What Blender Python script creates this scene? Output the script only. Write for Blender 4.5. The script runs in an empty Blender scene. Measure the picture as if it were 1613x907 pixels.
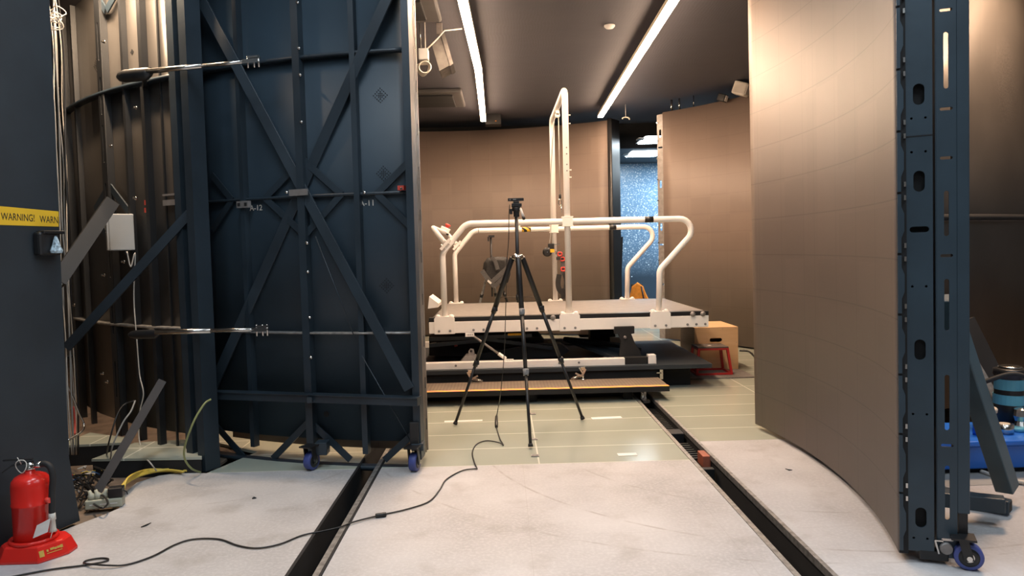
import bpy, bmesh, math, random
from mathutils import Vector as V, Matrix
random.seed(7)
C = bpy.context.scene.collection
PI = math.pi

# ------------------------------------------------------------------ camera model (1613 x 907 photograph)
F, CX, CY, H = 1150.0, 806.5, 453.5, 1.35
yc = V(((790-CX)/F, (393.4-CY)/F, 1)).normalized()
r_ = math.radians(1.4)
d_ = V((math.sin(r_), math.cos(r_), 0)); d_ = (d_ - yc*d_.dot(yc)).normalized()
zc = -d_; xc = yc.cross(zc)
def ray(px, py):
    v = V(((px-CX)/F, (py-CY)/F, 1.0))
    return V((xc.dot(v), yc.dot(v), zc.dot(v)))
EYE = V((0, 0, H))
def fl(px, py, z=0.0):
    r = ray(px, py); return EYE + r*((z-H)/r.z)
def at(px, py, Y):
    r = ray(px, py); return EYE + r*(Y/r.y)
def cyl(px, py, c, R, far=False):
    r = ray(px, py); ox, oy = -c[0], -c[1]
    a = r.x*r.x+r.y*r.y; b = 2*(ox*r.x+oy*r.y); k = ox*ox+oy*oy-R*R
    D = max(0, b*b-4*a*k)**.5
    t = (-b+D)/(2*a) if far else (-b-D)/(2*a)
    return EYE + r*t
cam = bpy.data.cameras.new('camera'); co = bpy.data.objects.new('camera', cam); C.objects.link(co)
cam.sensor_width = 36; cam.lens = 36*F/1613; cam.clip_start = .05; cam.clip_end = 100
R3 = Matrix(((xc.x, -xc.y, -xc.z), (yc.x, -yc.y, -yc.z), (zc.x, -zc.y, -zc.z)))
co.matrix_world = Matrix.Translation(EYE) @ R3.to_4x4()
bpy.context.scene.camera = co

# ------------------------------------------------------------------ materials
def new_mat(name):
    m = bpy.data.materials.new(name); m.use_nodes = True
    nt = m.node_tree; return m, nt, nt.nodes['Principled BSDF']
def mat(name, col, rough=.5, metal=0.0, var=.15, scale=6, bump=0.0, bscale=80, spec=.5):
    m, nt, p = new_mat(name); N, L = nt.nodes, nt.links
    p.inputs['Roughness'].default_value = rough; p.inputs['Metallic'].default_value = metal
    p.inputs['Specular IOR Level'].default_value = spec
    tc = N.new('ShaderNodeTexCoord')
    nz = N.new('ShaderNodeTexNoise'); nz.inputs['Scale'].default_value = scale; nz.inputs['Detail'].default_value = 5
    L.new(tc.outputs['Object'], nz.inputs['Vector'])
    rp = N.new('ShaderNodeValToRGB')
    rp.color_ramp.elements[0].position = .3; rp.color_ramp.elements[1].position = .7
    rp.color_ramp.elements[0].color = (*[c*(1-var) for c in col], 1)
    rp.color_ramp.elements[1].color = (*[min(1, c*(1+var)) for c in col], 1)
    L.new(nz.outputs['Fac'], rp.inputs['Fac']); L.new(rp.outputs['Color'], p.inputs['Base Color'])
    if bump:
        n2 = N.new('ShaderNodeTexNoise'); n2.inputs['Scale'].default_value = bscale
        L.new(tc.outputs['Object'], n2.inputs['Vector'])
        b = N.new('ShaderNodeBump'); b.inputs['Strength'].default_value = bump; b.inputs['Distance'].default_value = .01
        L.new(n2.outputs['Fac'], b.inputs['Height']); L.new(b.outputs['Normal'], p.inputs['Normal'])
    return m
def emit(name, col, s):
    m = bpy.data.materials.new(name); m.use_nodes = True; nt = m.node_tree
    nt.nodes.remove(nt.nodes['Principled BSDF'])
    e = nt.nodes.new('ShaderNodeEmission'); e.inputs['Color'].default_value = (*col, 1); e.inputs['Strength'].default_value = s
    nt.links.new(e.outputs[0], nt.nodes['Material Output'].inputs[0]); return m
def math_node(nt, op, a, b=None, c=None):
    n = nt.nodes.new('ShaderNodeMath'); n.operation = op
    for i, v in enumerate((a, b, c)):
        if v is None: continue
        if isinstance(v, (int, float)): n.inputs[i].default_value = v
        else: nt.links.new(v, n.inputs[i])
    return n.outputs[0]
def mixc(nt, fac, a, b):
    n = nt.nodes.new('ShaderNodeMix'); n.data_type = 'RGBA'
    for i, v in ((0, fac), (6, a), (7, b)):
        if isinstance(v, (int, float)): n.inputs[i].default_value = v
        elif isinstance(v, tuple): n.inputs[i].default_value = (*v, 1)
        else: nt.links.new(v, n.inputs[i])
    return n.outputs[2]
def line(nt, coord, period, offset, w):        # 1 on a thin line every period
    a = math_node(nt, 'ADD', coord, -offset+1000*period)
    b = math_node(nt, 'MODULO', a, period)
    return math_node(nt, 'LESS_THAN', b, w)
def noise(nt, vec, scale, detail=4):
    n = nt.nodes.new('ShaderNodeTexNoise'); n.inputs['Scale'].default_value = scale; n.inputs['Detail'].default_value = detail
    nt.links.new(vec, n.inputs['Vector']); return n.outputs['Fac']
def ramp(nt, f, p0, p1):
    n = nt.nodes.new('ShaderNodeMapRange'); n.inputs[1].default_value = p0; n.inputs[2].default_value = p1
    nt.links.new(f, n.inputs[0]); return n.outputs[0]

def led_mat(name, col, rough=.55, seam=.24):
    m, nt, p = new_mat(name); N, L = nt.nodes, nt.links
    uv = N.new('ShaderNodeUVMap'); sp = N.new('ShaderNodeSeparateXYZ'); L.new(uv.outputs[0], sp.inputs[0])
    s = math_node(nt, 'MAXIMUM', line(nt, sp.outputs[0], .32, .05, .004), line(nt, sp.outputs[1], .25, .02, .006))
    fx = math_node(nt, 'FLOOR', math_node(nt, 'DIVIDE', sp.outputs[0], .32)); fy = math_node(nt, 'FLOOR', math_node(nt, 'DIVIDE', sp.outputs[1], .25))
    cb = N.new('ShaderNodeCombineXYZ'); L.new(fx, cb.inputs[0]); L.new(fy, cb.inputs[1])
    wn = N.new('ShaderNodeTexWhiteNoise'); wn.noise_dimensions = '2D'; L.new(cb.outputs[0], wn.inputs['Vector'])
    n1 = noise(nt, uv.outputs[0], 5)
    v = math_node(nt, 'ADD', math_node(nt, 'MULTIPLY', wn.outputs['Value'], .16), math_node(nt, 'MULTIPLY', n1, .16))
    c = mixc(nt, v, tuple(x*.88 for x in col), tuple(min(1, x*1.45) for x in col))
    c2 = mixc(nt, math_node(nt, 'MULTIPLY', s, seam), c, tuple(x*.45 for x in col))
    L.new(c2, p.inputs['Base Color']); p.inputs['Roughness'].default_value = rough
    wv = N.new('ShaderNodeTexNoise'); wv.inputs['Scale'].default_value = 350; L.new(uv.outputs[0], wv.inputs['Vector'])
    b = N.new('ShaderNodeBump'); b.inputs['Strength'].default_value = .12; b.inputs['Distance'].default_value = .003
    L.new(wv.outputs['Fac'], b.inputs['Height']); L.new(b.outputs[0], p.inputs['Normal'])
    return m

def floor_white():
    m, nt, p = new_mat('white_vinyl'); N, L = nt.nodes, nt.links
    tc = N.new('ShaderNodeTexCoord'); sp = N.new('ShaderNodeSeparateXYZ'); L.new(tc.outputs['Object'], sp.inputs[0])
    a = noise(nt, tc.outputs['Object'], 1.6, 6); b = noise(nt, tc.outputs['Object'], 60, 6)
    c = mixc(nt, ramp(nt, a, .32, .68), (.365, .35, .35), (.53, .515, .52))
    c = mixc(nt, math_node(nt, 'MULTIPLY', ramp(nt, b, .45, .70), .45), c, (.59, .575, .57))
    grime = noise(nt, tc.outputs['Object'], 4.5, 10)
    c = mixc(nt, math_node(nt, 'MULTIPLY', ramp(nt, grime, .55, .72), .42), c, (.27, .24, .22))
    ln = math_node(nt, 'MAXIMUM', line(nt, sp.outputs[0], .92, .10, .003), line(nt, sp.outputs[1], .92, 3.38, .003))
    c = mixc(nt, math_node(nt, 'MULTIPLY', ln, .30), c, (.30, .27, .25))
    for cx, cy, rr, st in ((1.85, 5.1, 2.02, .6), (1.85, 5.1, 1.55, .45), (1.6, 5.6, 2.62, .45), (-1.9, 4.9, .98, .4)):
        dx = math_node(nt, 'ADD', sp.outputs[0], -cx); dy = math_node(nt, 'ADD', sp.outputs[1], -cy)
        dd = math_node(nt, 'SQRT', math_node(nt, 'ADD', math_node(nt, 'MULTIPLY', dx, dx), math_node(nt, 'MULTIPLY', dy, dy)))
        e = math_node(nt, 'ABSOLUTE', math_node(nt, 'ADD', dd, -rr))
        k = math_node(nt, 'MULTIPLY', ramp(nt, e, .012, .002), math_node(nt, 'MULTIPLY', ramp(nt, noise(nt, tc.outputs['Object'], 3+rr, 3), .42, .6), st))
        c = mixc(nt, k, c, (.27, .23, .21))
    L.new(c, p.inputs['Base Color']); p.inputs['Roughness'].default_value = .55
    bp = N.new('ShaderNodeBump'); bp.inputs['Strength'].default_value = .15; bp.inputs['Distance'].default_value = .004
    L.new(noise(nt, tc.outputs['Object'], 120), bp.inputs['Height']); L.new(bp.outputs[0], p.inputs['Normal'])
    return m
def floor_glass():
    m, nt, p = new_mat('frosted_glass_floor'); N, L = nt.nodes, nt.links
    tc = N.new('ShaderNodeTexCoord'); sp = N.new('ShaderNodeSeparateXYZ'); L.new(tc.outputs['Object'], sp.inputs[0])
    ln = math_node(nt, 'MAXIMUM', line(nt, sp.outputs[0], 2.07, .20, .010), line(nt, sp.outputs[1], .39, 4.525, .012))
    a = noise(nt, tc.outputs['Object'], 2.2)
    c = mixc(nt, a, (.37, .395, .325), (.46, .475, .40))
    fy = math_node(nt, 'FLOOR', math_node(nt, 'DIVIDE', math_node(nt, 'ADD', sp.outputs[1], -4.525), .39))
    wn = N.new('ShaderNodeTexWhiteNoise'); wn.noise_dimensions = '1D'; L.new(fy, wn.inputs['W'])
    c = mixc(nt, math_node(nt, 'MULTIPLY', wn.outputs['Value'], .35), c, (.34, .365, .305))
    c = mixc(nt, math_node(nt, 'MULTIPLY', ln, .65), c, (.88, .86, .74))
    L.new(c, p.inputs['Base Color'])
    p.inputs['Roughness'].default_value = .14; p.inputs['Specular IOR Level'].default_value = .45
    return m
def star_mat():
    m, nt, p = new_mat('starry_wall_film'); N, L = nt.nodes, nt.links
    tc = N.new('ShaderNodeTexCoord'); sp = N.new('ShaderNodeSeparateXYZ'); L.new(tc.outputs['Object'], sp.inputs[0])
    def stars(sc, th):
        v = N.new('ShaderNodeTexVoronoi'); v.inputs['Scale'].default_value = sc; L.new(tc.outputs['Object'], v.inputs['Vector'])
        return ramp(nt, v.outputs['Distance'], th, th*.45)
    cl = noise(nt, tc.outputs['Object'], 1.3, 3)
    gz = ramp(nt, math_node(nt, 'ADD', sp.outputs[2], math_node(nt, 'MULTIPLY', cl, .8)), 1.1, 2.9)
    s = math_node(nt, 'MAXIMUM', math_node(nt, 'MULTIPLY', stars(19, .34), ramp(nt, gz, .05, .6)), stars(7, .10))
    s = math_node(nt, 'MAXIMUM', s, math_node(nt, 'MULTIPLY', stars(33, .42), math_node(nt, 'MULTIPLY', gz, .8)))
    c = mixc(nt, gz, (.035, .055, .08), (.22, .40, .62))  # brighter blue upwards: glow of the ceiling panels painted into the film colour
    c = mixc(nt, s, c, (.85, .95, 1.0))
    L.new(c, p.inputs['Base Color']); p.inputs['Roughness'].default_value = .3
    return m
def ceiling_mat():
    m, nt, p = new_mat('black_mesh_ceiling'); N, L = nt.nodes, nt.links
    tc = N.new('ShaderNodeTexCoord')
    w = N.new('ShaderNodeTexWave'); w.inputs['Scale'].default_value = 11; w.inputs['Distortion'].default_value = 14
    w.inputs['Detail'].default_value = 1.0; w.inputs['Detail Scale'].default_value = .25; L.new(tc.outputs['Object'], w.inputs['Vector'])
    n1 = noise(nt, tc.outputs['Object'], .9, 3)
    c = mixc(nt, n1, (.048, .047, .060), (.080, .077, .094))
    c = mixc(nt, math_node(nt, 'MULTIPLY', w.outputs['Fac'], math_node(nt, 'MULTIPLY', ramp(nt, n1, .35, .65), .5)), c, (.045, .042, .048))
    L.new(c, p.inputs['Base Color']); p.inputs['Roughness'].default_value = .7
    b = N.new('ShaderNodeBump'); b.inputs['Strength'].default_value = .25; b.inputs['Distance'].default_value = .05
    L.new(noise(nt, tc.outputs['Object'], 1.4, 3), b.inputs['Height']); L.new(b.outputs[0], p.inputs['Normal'])
    return m
def stripe_mat(name, a, b, axis, period, slant=1.0):
    m, nt, p = new_mat(name); N, L = nt.nodes, nt.links
    tc = N.new('ShaderNodeTexCoord'); sp = N.new('ShaderNodeSeparateXYZ'); L.new(tc.outputs['Object'], sp.inputs[0])
    u = math_node(nt, 'ADD', sp.outputs[0], math_node(nt, 'MULTIPLY', math_node(nt, 'ADD', sp.outputs[2], sp.outputs[1]), slant))
    k = math_node(nt, 'LESS_THAN', math_node(nt, 'MODULO', math_node(nt, 'ADD', u, 100*period), period), period*.5)
    L.new(mixc(nt, k, a, b), p.inputs['Base Color']); p.inputs['Roughness'].default_value = .45
    return m
def wood_mat():
    m, nt, p = new_mat('plywood'); N, L = nt.nodes, nt.links
    tc = N.new('ShaderNodeTexCoord'); mp = N.new('ShaderNodeMapping'); mp.inputs['Scale'].default_value = (1.5, 1.5, 14)
    L.new(tc.outputs['Object'], mp.inputs['Vector']); n1 = noise(nt, mp.outputs[0], 2.2, 5)
    sp = N.new('ShaderNodeSeparateXYZ'); L.new(tc.outputs['Object'], sp.inputs[0])
    fz = math_node(nt, 'FLOOR', math_node(nt, 'DIVIDE', sp.outputs[2], .065))
    wn = N.new('ShaderNodeTexWhiteNoise'); wn.noise_dimensions = '1D'; L.new(fz, wn.inputs['W'])
    c = mixc(nt, n1, (.55, .33, .17), (.72, .48, .27))
    c = mixc(nt, math_node(nt, 'MULTIPLY', wn.outputs['Value'], .35), c, (.60, .36, .18))
    L.new(c, p.inputs['Base Color']); p.inputs['Roughness'].default_value = .5
    return m
def chequer_tread():
    m, nt, p = new_mat('ribbed_brown_tread'); N, L = nt.nodes, nt.links
    tc = N.new('ShaderNodeTexCoord'); sp = N.new('ShaderNodeSeparateXYZ'); L.new(tc.outputs['Object'], sp.inputs[0])
    k = line(nt, sp.outputs[0], .03, 0, .012)
    c = mixc(nt, noise(nt, tc.outputs['Object'], 9), (.13, .10, .075), (.24, .18, .13))
    L.new(mixc(nt, math_node(nt, 'MULTIPLY', k, .4), c, (.08, .06, .05)), p.inputs['Base Color']); p.inputs['Roughness'].default_value = .6
    return m

M = dict(
    steelb=mat('blue_black_steel', (.030, .050, .068), .42, var=.2, scale=3, bump=.05, bscale=30),
    steel=mat('black_painted_steel', (.020, .031, .042), .42, var=.25, scale=3, bump=.05, bscale=30),
    sheet=mat('black_sheet_steel', (.024, .041, .058), .5, var=.22, scale=1.3, bump=.05, bscale=12),
    wsheet=mat('dark_sheet_steel', (.055, .050, .046), .36, metal=.3, var=.25, scale=1.5, bump=.04, bscale=9),
    ribblack=mat('dull_black_paint', (.014, .015, .017), .5, var=.2),
    dim=mat('dim_grey_metal', (.07, .066, .066), .5, var=.15), dim2=mat('dull_sheet_metal', (.15, .14, .13), .5, metal=.3, var=.25, scale=20),
    slate=mat('slate_grey_paint', (.05, .092, .118), .45, var=.15),
    rust=mat('faded_orange_plastic', (.36, .10, .055), .6, var=.15),
    iron=mat('dark_brown_iron', (.034, .027, .025), .6, var=.2),
    board=mat('dark_grey_board', (.020, .027, .034), .6, var=.25, scale=2.5),
    black=mat('black_plastic', (.012, .012, .013), .4, var=.2),
    matte=mat('matt_black', (.010, .010, .011), .8, var=.3),
    rubber=mat('black_rubber', (.015, .015, .016), .7, var=.3),
    white=mat('white_powder_coat', (.90, .86, .82), .35, var=.03),
    belt=mat('grey_running_belt', (.20, .18, .165), .55, var=.12, scale=14),
    led=led_mat('led_panel_face', (.172, .129, .106)),
    leddoor=led_mat('led_panel_face_door', (.158, .120, .099), seam=.45),
    ledside=mat('led_cabinet_side', (.35, .31, .27), .4, metal=.5, var=.2),
    floorw=floor_white(), glass=floor_glass(), star=star_mat(), ceil=ceiling_mat(),
    pit=mat('brown_subfloor', (.16, .12, .09), .8, var=.35, scale=8),
    chrome=mat('bright_steel', (.62, .60, .57), .22, metal=1, var=.1),
    galv=mat('galvanised_steel', (.30, .29, .28), .5, metal=.6, var=.35, scale=30),
    blue=mat('blue_polyurethane', (.055, .075, .26), .45, var=.2),
    red=mat('gloss_red_paint', (.72, .026, .018), .22, var=.05),
    redp=mat('red_stool_paint', (.48, .022, .022), .4, var=.1),
    redd=mat('red_plastic', (.70, .06, .045), .4, var=.1),
    yellow=mat('yellow_plastic', (.80, .45, .02), .5, var=.1),
    tape=mat('yellow_warning_tape', (.83, .50, .03), .45, var=.06),
    ink=mat('black_ink', (.02, .018, .015), .6),
    orange=mat('orange_cloth', (.82, .26, .02), .8, var=.15, scale=20),
    wood=wood_mat(), tread=chequer_tread(),
    matg=mat('grey_rubber_mat', (.17, .15, .135), .8, var=.2, scale=40),
    seat=mat('brown_seat_top', (.11, .09, .08), .5, var=.2, scale=20),
    box=mat('grey_enclosure', (.42, .43, .43), .5, var=.05),
    strip=mat('beige_plastic', (.42, .42, .33), .45, var=.08),
    cwhite=mat('white_cable', (.62, .58, .52), .5, var=.1),
    cgrey=mat('grey_cable', (.33, .32, .30), .5, var=.1),
    cyel=mat('yellow_cable', (.66, .48, .08), .45, var=.1),
    cblue=mat('blue_cable', (.06, .17, .42), .45, var=.1),
    cred=mat('red_cable', (.55, .07, .05), .45, var=.1),
    cgreen=mat('green_yellow_cable', (.24, .27, .11), .45, var=.2),
    bag=mat('black_nylon', (.020, .019, .019), .7, var=.35, scale=30, bump=.2),
    strap=mat('grey_webbing', (.10, .095, .095), .7, var=.2, scale=60),
    binb=mat('blue_plastic_box', (.012, .14, .60), .40, var=.1),
    clear=mat('clear_plastic', (.38, .48, .55), .10, var=.7, scale=70),
    cyan=mat('cyan_label', (.12, .42, .55), .5),
    cream=mat('cream_paint', (.60, .52, .42), .5, var=.1),
    grille=mat('grey_metal_sheet', (.26, .24, .23), .5, metal=.4, var=.2, scale=20),
    hazy=stripe_mat('red_yellow_hazard_tape', (.90, .58, .06), (.80, .26, .18), 0, .16, 2.0),
    hazb=stripe_mat('black_yellow_hazard_tape', (.80, .48, .03), (.02, .02, .02), 0, .075, 1.0),
    lamp=emit('warm_led_strip', (1.0, .70, .47), 140),
    panel=emit('cool_ceiling_panel', (.80, .92, 1.0), 32),
    gold=mat('gold_lettering', (.75, .50, .12), .35, metal=.4),
    paper=mat('white_paper', (.72, .70, .68), .6, var=.05),
    grey=mat('grey_paint', (.22, .22, .22), .6, var=.15),
    pale=mat('pale_blue_floor', (.38, .46, .50), .3, var=.05),
    ground=mat('grey_outer_floor', (.30, .30, .29), .6, var=.15),
)

# ------------------------------------------------------------------ mesh helpers
def new(): return bmesh.new()
def quad_box(bm, o, a, b, c):                 # box from a corner-centred frame: centre o, half axes a b c
    vs = [bm.verts.new(o + a*i + b*j + c*k) for i in (-1, 1) for j in (-1, 1) for k in (-1, 1)]
    for f in ((0, 1, 3, 2), (4, 6, 7, 5), (0, 4, 5, 1), (2, 3, 7, 6), (0, 2, 6, 4), (1, 5, 7, 3)):
        bm.faces.new([vs[i] for i in f])
def box(bm, x0, x1, y0, y1, z0, z1):
    quad_box(bm, V(((x0+x1)/2, (y0+y1)/2, (z0+z1)/2)), V((abs(x1-x0)/2, 0, 0)), V((0, abs(y1-y0)/2, 0)), V((0, 0, abs(z1-z0)/2)))
def bar(bm, p, q, w, d, n=(0, -1, 0)):        # rectangular bar from p to q, width w across, depth d along n
    p, q, n = V(p), V(q), V(n); t = (q-p); L = t.length; t.normalize()
    s = t.cross(n)
    if s.length < 1e-4: s = t.cross(V((1, 0, 0)))
    s.normalize(); n = s.cross(t).normalized()
    quad_box(bm, (p+q)/2, t*L/2, s*w/2, n*d/2)
def fillet(pts, rad, n=6, closed=False):
    pts = [V(p) for p in pts]; out = []
    N = len(pts)
    for i, p in enumerate(pts):
        if not closed and i in (0, N-1): out.append(p); continue
        a = (pts[i-1]-p); b = (pts[(i+1) % N]-p); la, lb = a.length, b.length; a.normalize(); b.normalize()
        r = rad[i] if isinstance(rad, (list, tuple)) else rad
        ang = a.angle(b)
        if ang > PI-.02 or r <= 0: out.append(p); continue
        t = min(r/math.tan(ang/2), la*.49, lb*.49); r = t*math.tan(ang/2)
        bis = (a+b).normalized(); c = p + bis*(r/math.sin(ang/2))
        s0 = p+a*t-c; s1 = p+b*t-c; th = s0.angle(s1); ax = s0.cross(s1).normalized()
        for k in range(n+1): out.append(c + Matrix.Rotation(th*k/n, 3, ax) @ s0)
    return out
def spline(pts, n=8):
    pts = [V(p) for p in pts]; P = [pts[0]*2-pts[1]]+pts+[pts[-1]*2-pts[-2]]; out = []
    for i in range(1, len(P)-2):
        a, b, c, d = P[i-1:i+3]
        for k in range(n):
            t = k/n
            out.append(.5*((2*b)+(c-a)*t+(2*a-5*b+4*c-d)*t*t+(3*b-a-3*c+d)*t**3))
    out.append(pts[-1]); return out
def tube(bm, pts, r, seg=12, closed=False, cap=True):
    pts = [V(p) for p in pts]
    if len(pts) > 2:
        pts = [p for i, p in enumerate(pts) if i == 0 or (p-pts[i-1]).length > 1e-6]
    N = len(pts); rings = []
    t0 = (pts[1]-pts[0]).normalized()
    u = t0.orthogonal().normalized(); prev = t0
    for i, p in enumerate(pts):
        if closed: t = (pts[(i+1) % N]-pts[i-1]).normalized()
        else: t = ((pts[min(i+1, N-1)]-pts[max(i-1, 0)])).normalized()
        q = prev.rotation_difference(t); u = (q @ u); u = (u-t*u.dot(t)).normalized(); prev = t
        w = t.cross(u); rr = r[i] if isinstance(r, (list, tuple)) else r
        rings.append([bm.verts.new(p+(u*math.cos(2*PI*k/seg)+w*math.sin(2*PI*k/seg))*rr) for k in range(seg)])
    for i in range(N if closed else N-1):
        A, B = rings[i], rings[(i+1) % N]
        for k in range(seg):
            f = bm.faces.new((A[k], A[(k+1) % seg], B[(k+1) % seg], B[k])); f.smooth = True
    if cap and not closed:
        bm.faces.new(rings[0][::-1]); bm.faces.new(rings[-1])
def lathe(bm, prof, o=(0, 0, 0), ax=(0, 0, 1), seg=24, smooth=True):   # prof: (radius, height)
    o, ax = V(o), V(ax).normalized(); u = ax.orthogonal().normalized(); w = ax.cross(u); rings = []
    for r, h in prof:
        rings.append([bm.verts.new(o+ax*h+(u*math.cos(2*PI*k/seg)+w*math.sin(2*PI*k/seg))*max(r, 1e-4)) for k in range(seg)])
    for A, B in zip(rings, rings[1:]):
        for k in range(seg):
            f = bm.faces.new((A[k], A[(k+1) % seg], B[(k+1) % seg], B[k])); f.smooth = smooth
    bm.faces.new(rings[0][::-1]); bm.faces.new(rings[-1])
def prism(bm, poly, ext):                      # polygon (3-D points) extruded by vector ext
    poly = [V(p) for p in poly]; e = V(ext)
    a = [bm.verts.new(p) for p in poly]; b = [bm.verts.new(p+e) for p in poly]; n = len(a)
    bm.faces.new(a[::-1]); bm.faces.new(b)
    for i in range(n): bm.faces.new((a[i], a[(i+1) % n], b[(i+1) % n], b[i]))
def arc_sheet(bm, c, R0, R1, a0, a1, z0, z1, n=24):   # curved slab between radii, UV = arc length, height
    uvl = bm.loops.layers.uv.verify(); cols = []
    for i in range(n+1):
        a = a0+(a1-a0)*i/n; d = V((math.cos(a), math.sin(a), 0)); cc = V((c[0], c[1], 0))
        cols.append([bm.verts.new(cc+d*R+V((0, 0, z))) for R in (R0, R1) for z in (z0, z1)])
    def F_(vs):
        f = bm.faces.new(vs)
        for l in f.loops:
            x, y, z = l.vert.co; l[uvl].uv = (R0*math.atan2(y-c[1], x-c[0]) % 100, z)
        return f
    for A, B in zip(cols, cols[1:]):
        for q in ((0, 1, 1, 0), (2, 3, 3, 2), (1, 3, 3, 1), (0, 2, 2, 0)):
            f = F_((A[q[0]], A[q[1]], B[q[2]], B[q[3]])); f.smooth = q in ((0, 1, 1, 0), (2, 3, 3, 2))
    F_((cols[0][0], cols[0][1], cols[0][3], cols[0][2])); F_((cols[-1][0], cols[-1][2], cols[-1][3], cols[-1][1]))
def slot(cx, cy, w, h, n=6):                    # rounded slot outline
    r = min(w, h)/2; out = []
    for (sx, sy, s) in ((1, 1, 0), (-1, 1, 1), (-1, -1, 2), (1, -1, 3)):
        for k in range(n+1):
            a = PI/2*s+PI/2*k/n
            out.append((cx+sx*(w/2-r)+r*math.cos(a), cy+sy*(h/2-r)+r*math.sin(a)))
    return out
def plate_bm(outline, holes, th, o, ux, uy):    # flat plate with holes, local 2-D frame (ux, uy) at o
    cu = bpy.data.curves.new('tmp', 'CURVE'); cu.dimensions = '2D'; cu.fill_mode = 'BOTH'; cu.extrude = th/2
    for pts in [outline]+holes:
        s = cu.splines.new('POLY'); s.points.add(len(pts)-1); s.use_cyclic_u = True
        for p, q in zip(s.points, pts): p.co = (q[0], q[1], 0, 1)
    ob = bpy.data.objects.new('tmp', cu); C.objects.link(ob); bpy.context.view_layer.update()
    me = bpy.data.meshes.new_from_object(ob.evaluated_get(bpy.context.evaluated_depsgraph_get()))
    bm = new(); bm.from_mesh(me); bpy.data.objects.remove(ob); bpy.data.meshes.remove(me); bpy.data.curves.remove(cu)
    ux, uy = V(ux).normalized(), V(uy).normalized(); n = ux.cross(uy)
    for v in bm.verts: v.co = V(o)+ux*v.co.x+uy*v.co.y+n*v.co.z
    return bm
def text_bm(s, size, o, ux, uy, th=.001, align='CENTER'):
    cu = bpy.data.curves.new('tmp', 'FONT'); cu.body = s; cu.size = size; cu.extrude = th; cu.align_x = align; cu.align_y = 'CENTER'
    ob = bpy.data.objects.new('tmp', cu); C.objects.link(ob); bpy.context.view_layer.update()
    me = bpy.data.meshes.new_from_object(ob.evaluated_get(bpy.context.evaluated_depsgraph_get()))
    bm = new(); bm.from_mesh(me); bpy.data.objects.remove(ob); bpy.data.meshes.remove(me); bpy.data.curves.remove(cu)
    ux, uy = V(ux).normalized(), V(uy).normalized(); n = ux.cross(uy).normalized()
    for v in bm.verts: v.co = V(o)+ux*v.co.x+uy*v.co.y+n*v.co.z
    return bm

# ------------------------------------------------------------------ objects
ROOT = {}
def rootloc(o):
    while o.parent: o = o.parent
    return o.location
def obj(name, bm, m, parent=None, bevel=0, label=None, kind=None, origin=None):
    me = bpy.data.meshes.new(name)
    off = V((0, 0, 0))
    if parent: off = rootloc(parent).copy()
    elif origin is not None: off = V(origin)
    bmesh.ops.recalc_face_normals(bm, faces=bm.faces)
    if off.length: bmesh.ops.translate(bm, verts=bm.verts, vec=-off)
    bm.to_mesh(me); bm.free(); me.materials.append(M[m] if isinstance(m, str) else m)
    o = bpy.data.objects.new(name, me); C.objects.link(o)
    if parent: o.parent = parent
    elif origin is not None: o.location = off
    if bevel:
        b = o.modifiers.new('bevel', 'BEVEL'); b.width = bevel; b.segments = 2; b.limit_method = 'ANGLE'; b.angle_limit = .7
    if label: o['label'] = label
    if kind: o['kind'] = kind
    return o
def thing(name, label, cat, loc=(0, 0, 0), group=None):
    o = bpy.data.objects.new(name, None); C.objects.link(o); o.location = loc; o.empty_display_size = .1
    return tag(o, label, cat, group)
def tag(o, label, cat, group=None):
    o['label'] = label; o['category'] = cat
    if group: o['group'] = group
    return o
def struct(name, bm, m, parent=None, bevel=0):
    return obj(name, bm, m, parent, bevel, kind=None if parent else 'structure')
def B(f, *a, **k):
    bm = new(); f(bm, *a, **k); return bm
def cable(name, label, pts, r, m, group=None, n=8, cat='cable', seg=8):
    bm = new(); tube(bm, spline(pts, n), r, seg); return tag(obj(name, bm, m), label, cat, group)

# ================================================================== SETTING
TL0, TL1, TR0, TR1 = -.945, -.788, 1.155, 1.330           # the two floor channels
YE = 4.525                                                # front edge of the glass floor
bm = new()
for p in ([(-4.6, -1), (TL0, -1), (TL0, YE), (-1.88, YE)]+[tuple(fl(*q).xy) for q in ((285, 744), (250, 749), (215, 760), (194, 778), (188, 800), (165, 810), (118, 828))]+[(-2.36, 3.3), (-4.6, 3.0)],
          [(TL1, -1), (TR0, -1), (TR0, YE), (TL1, YE)],
          [(TR1, -1), (7, -1), (7, 4.75), (1.85, 4.95), (TR1, 4.95)]):
    prism(bm, [V((x, y, -.02)) for x, y in p], (0, 0, .02))
struct('floor', bm, 'floorw')
bm = new()
for p in ([(-1.88, YE), (TL0, YE), (TL0, 12.2), (-4.3, 12.2), (-4.3, 8.4), (-2.2, 5.35), (-1.72, 5.0)],
          [(TL1, YE), (TR0, YE), (TR0, 12.2), (TL1, 12.2)],
          [(TR1, 4.95), (1.85, 4.95), (2.2, 4.75), (4.9, 7), (4.9, 12.2), (TR1, 12.2)]):
    prism(bm, [V((x, y, -.021)) for x, y in p], (0, 0, .02))
struct('floor', bm, 'glass')
struct('floor', B(box, -7, 7, -5, 16.2, -.24, -.22), 'pit')
struct('floor', B(box, -4.6, -1.9, 3.3, 8, -.04, -.022), 'pit')
struct('floor', B(box, .8, 4.6, 12.3, 16.0, -.02, 0), 'pale')
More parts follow.
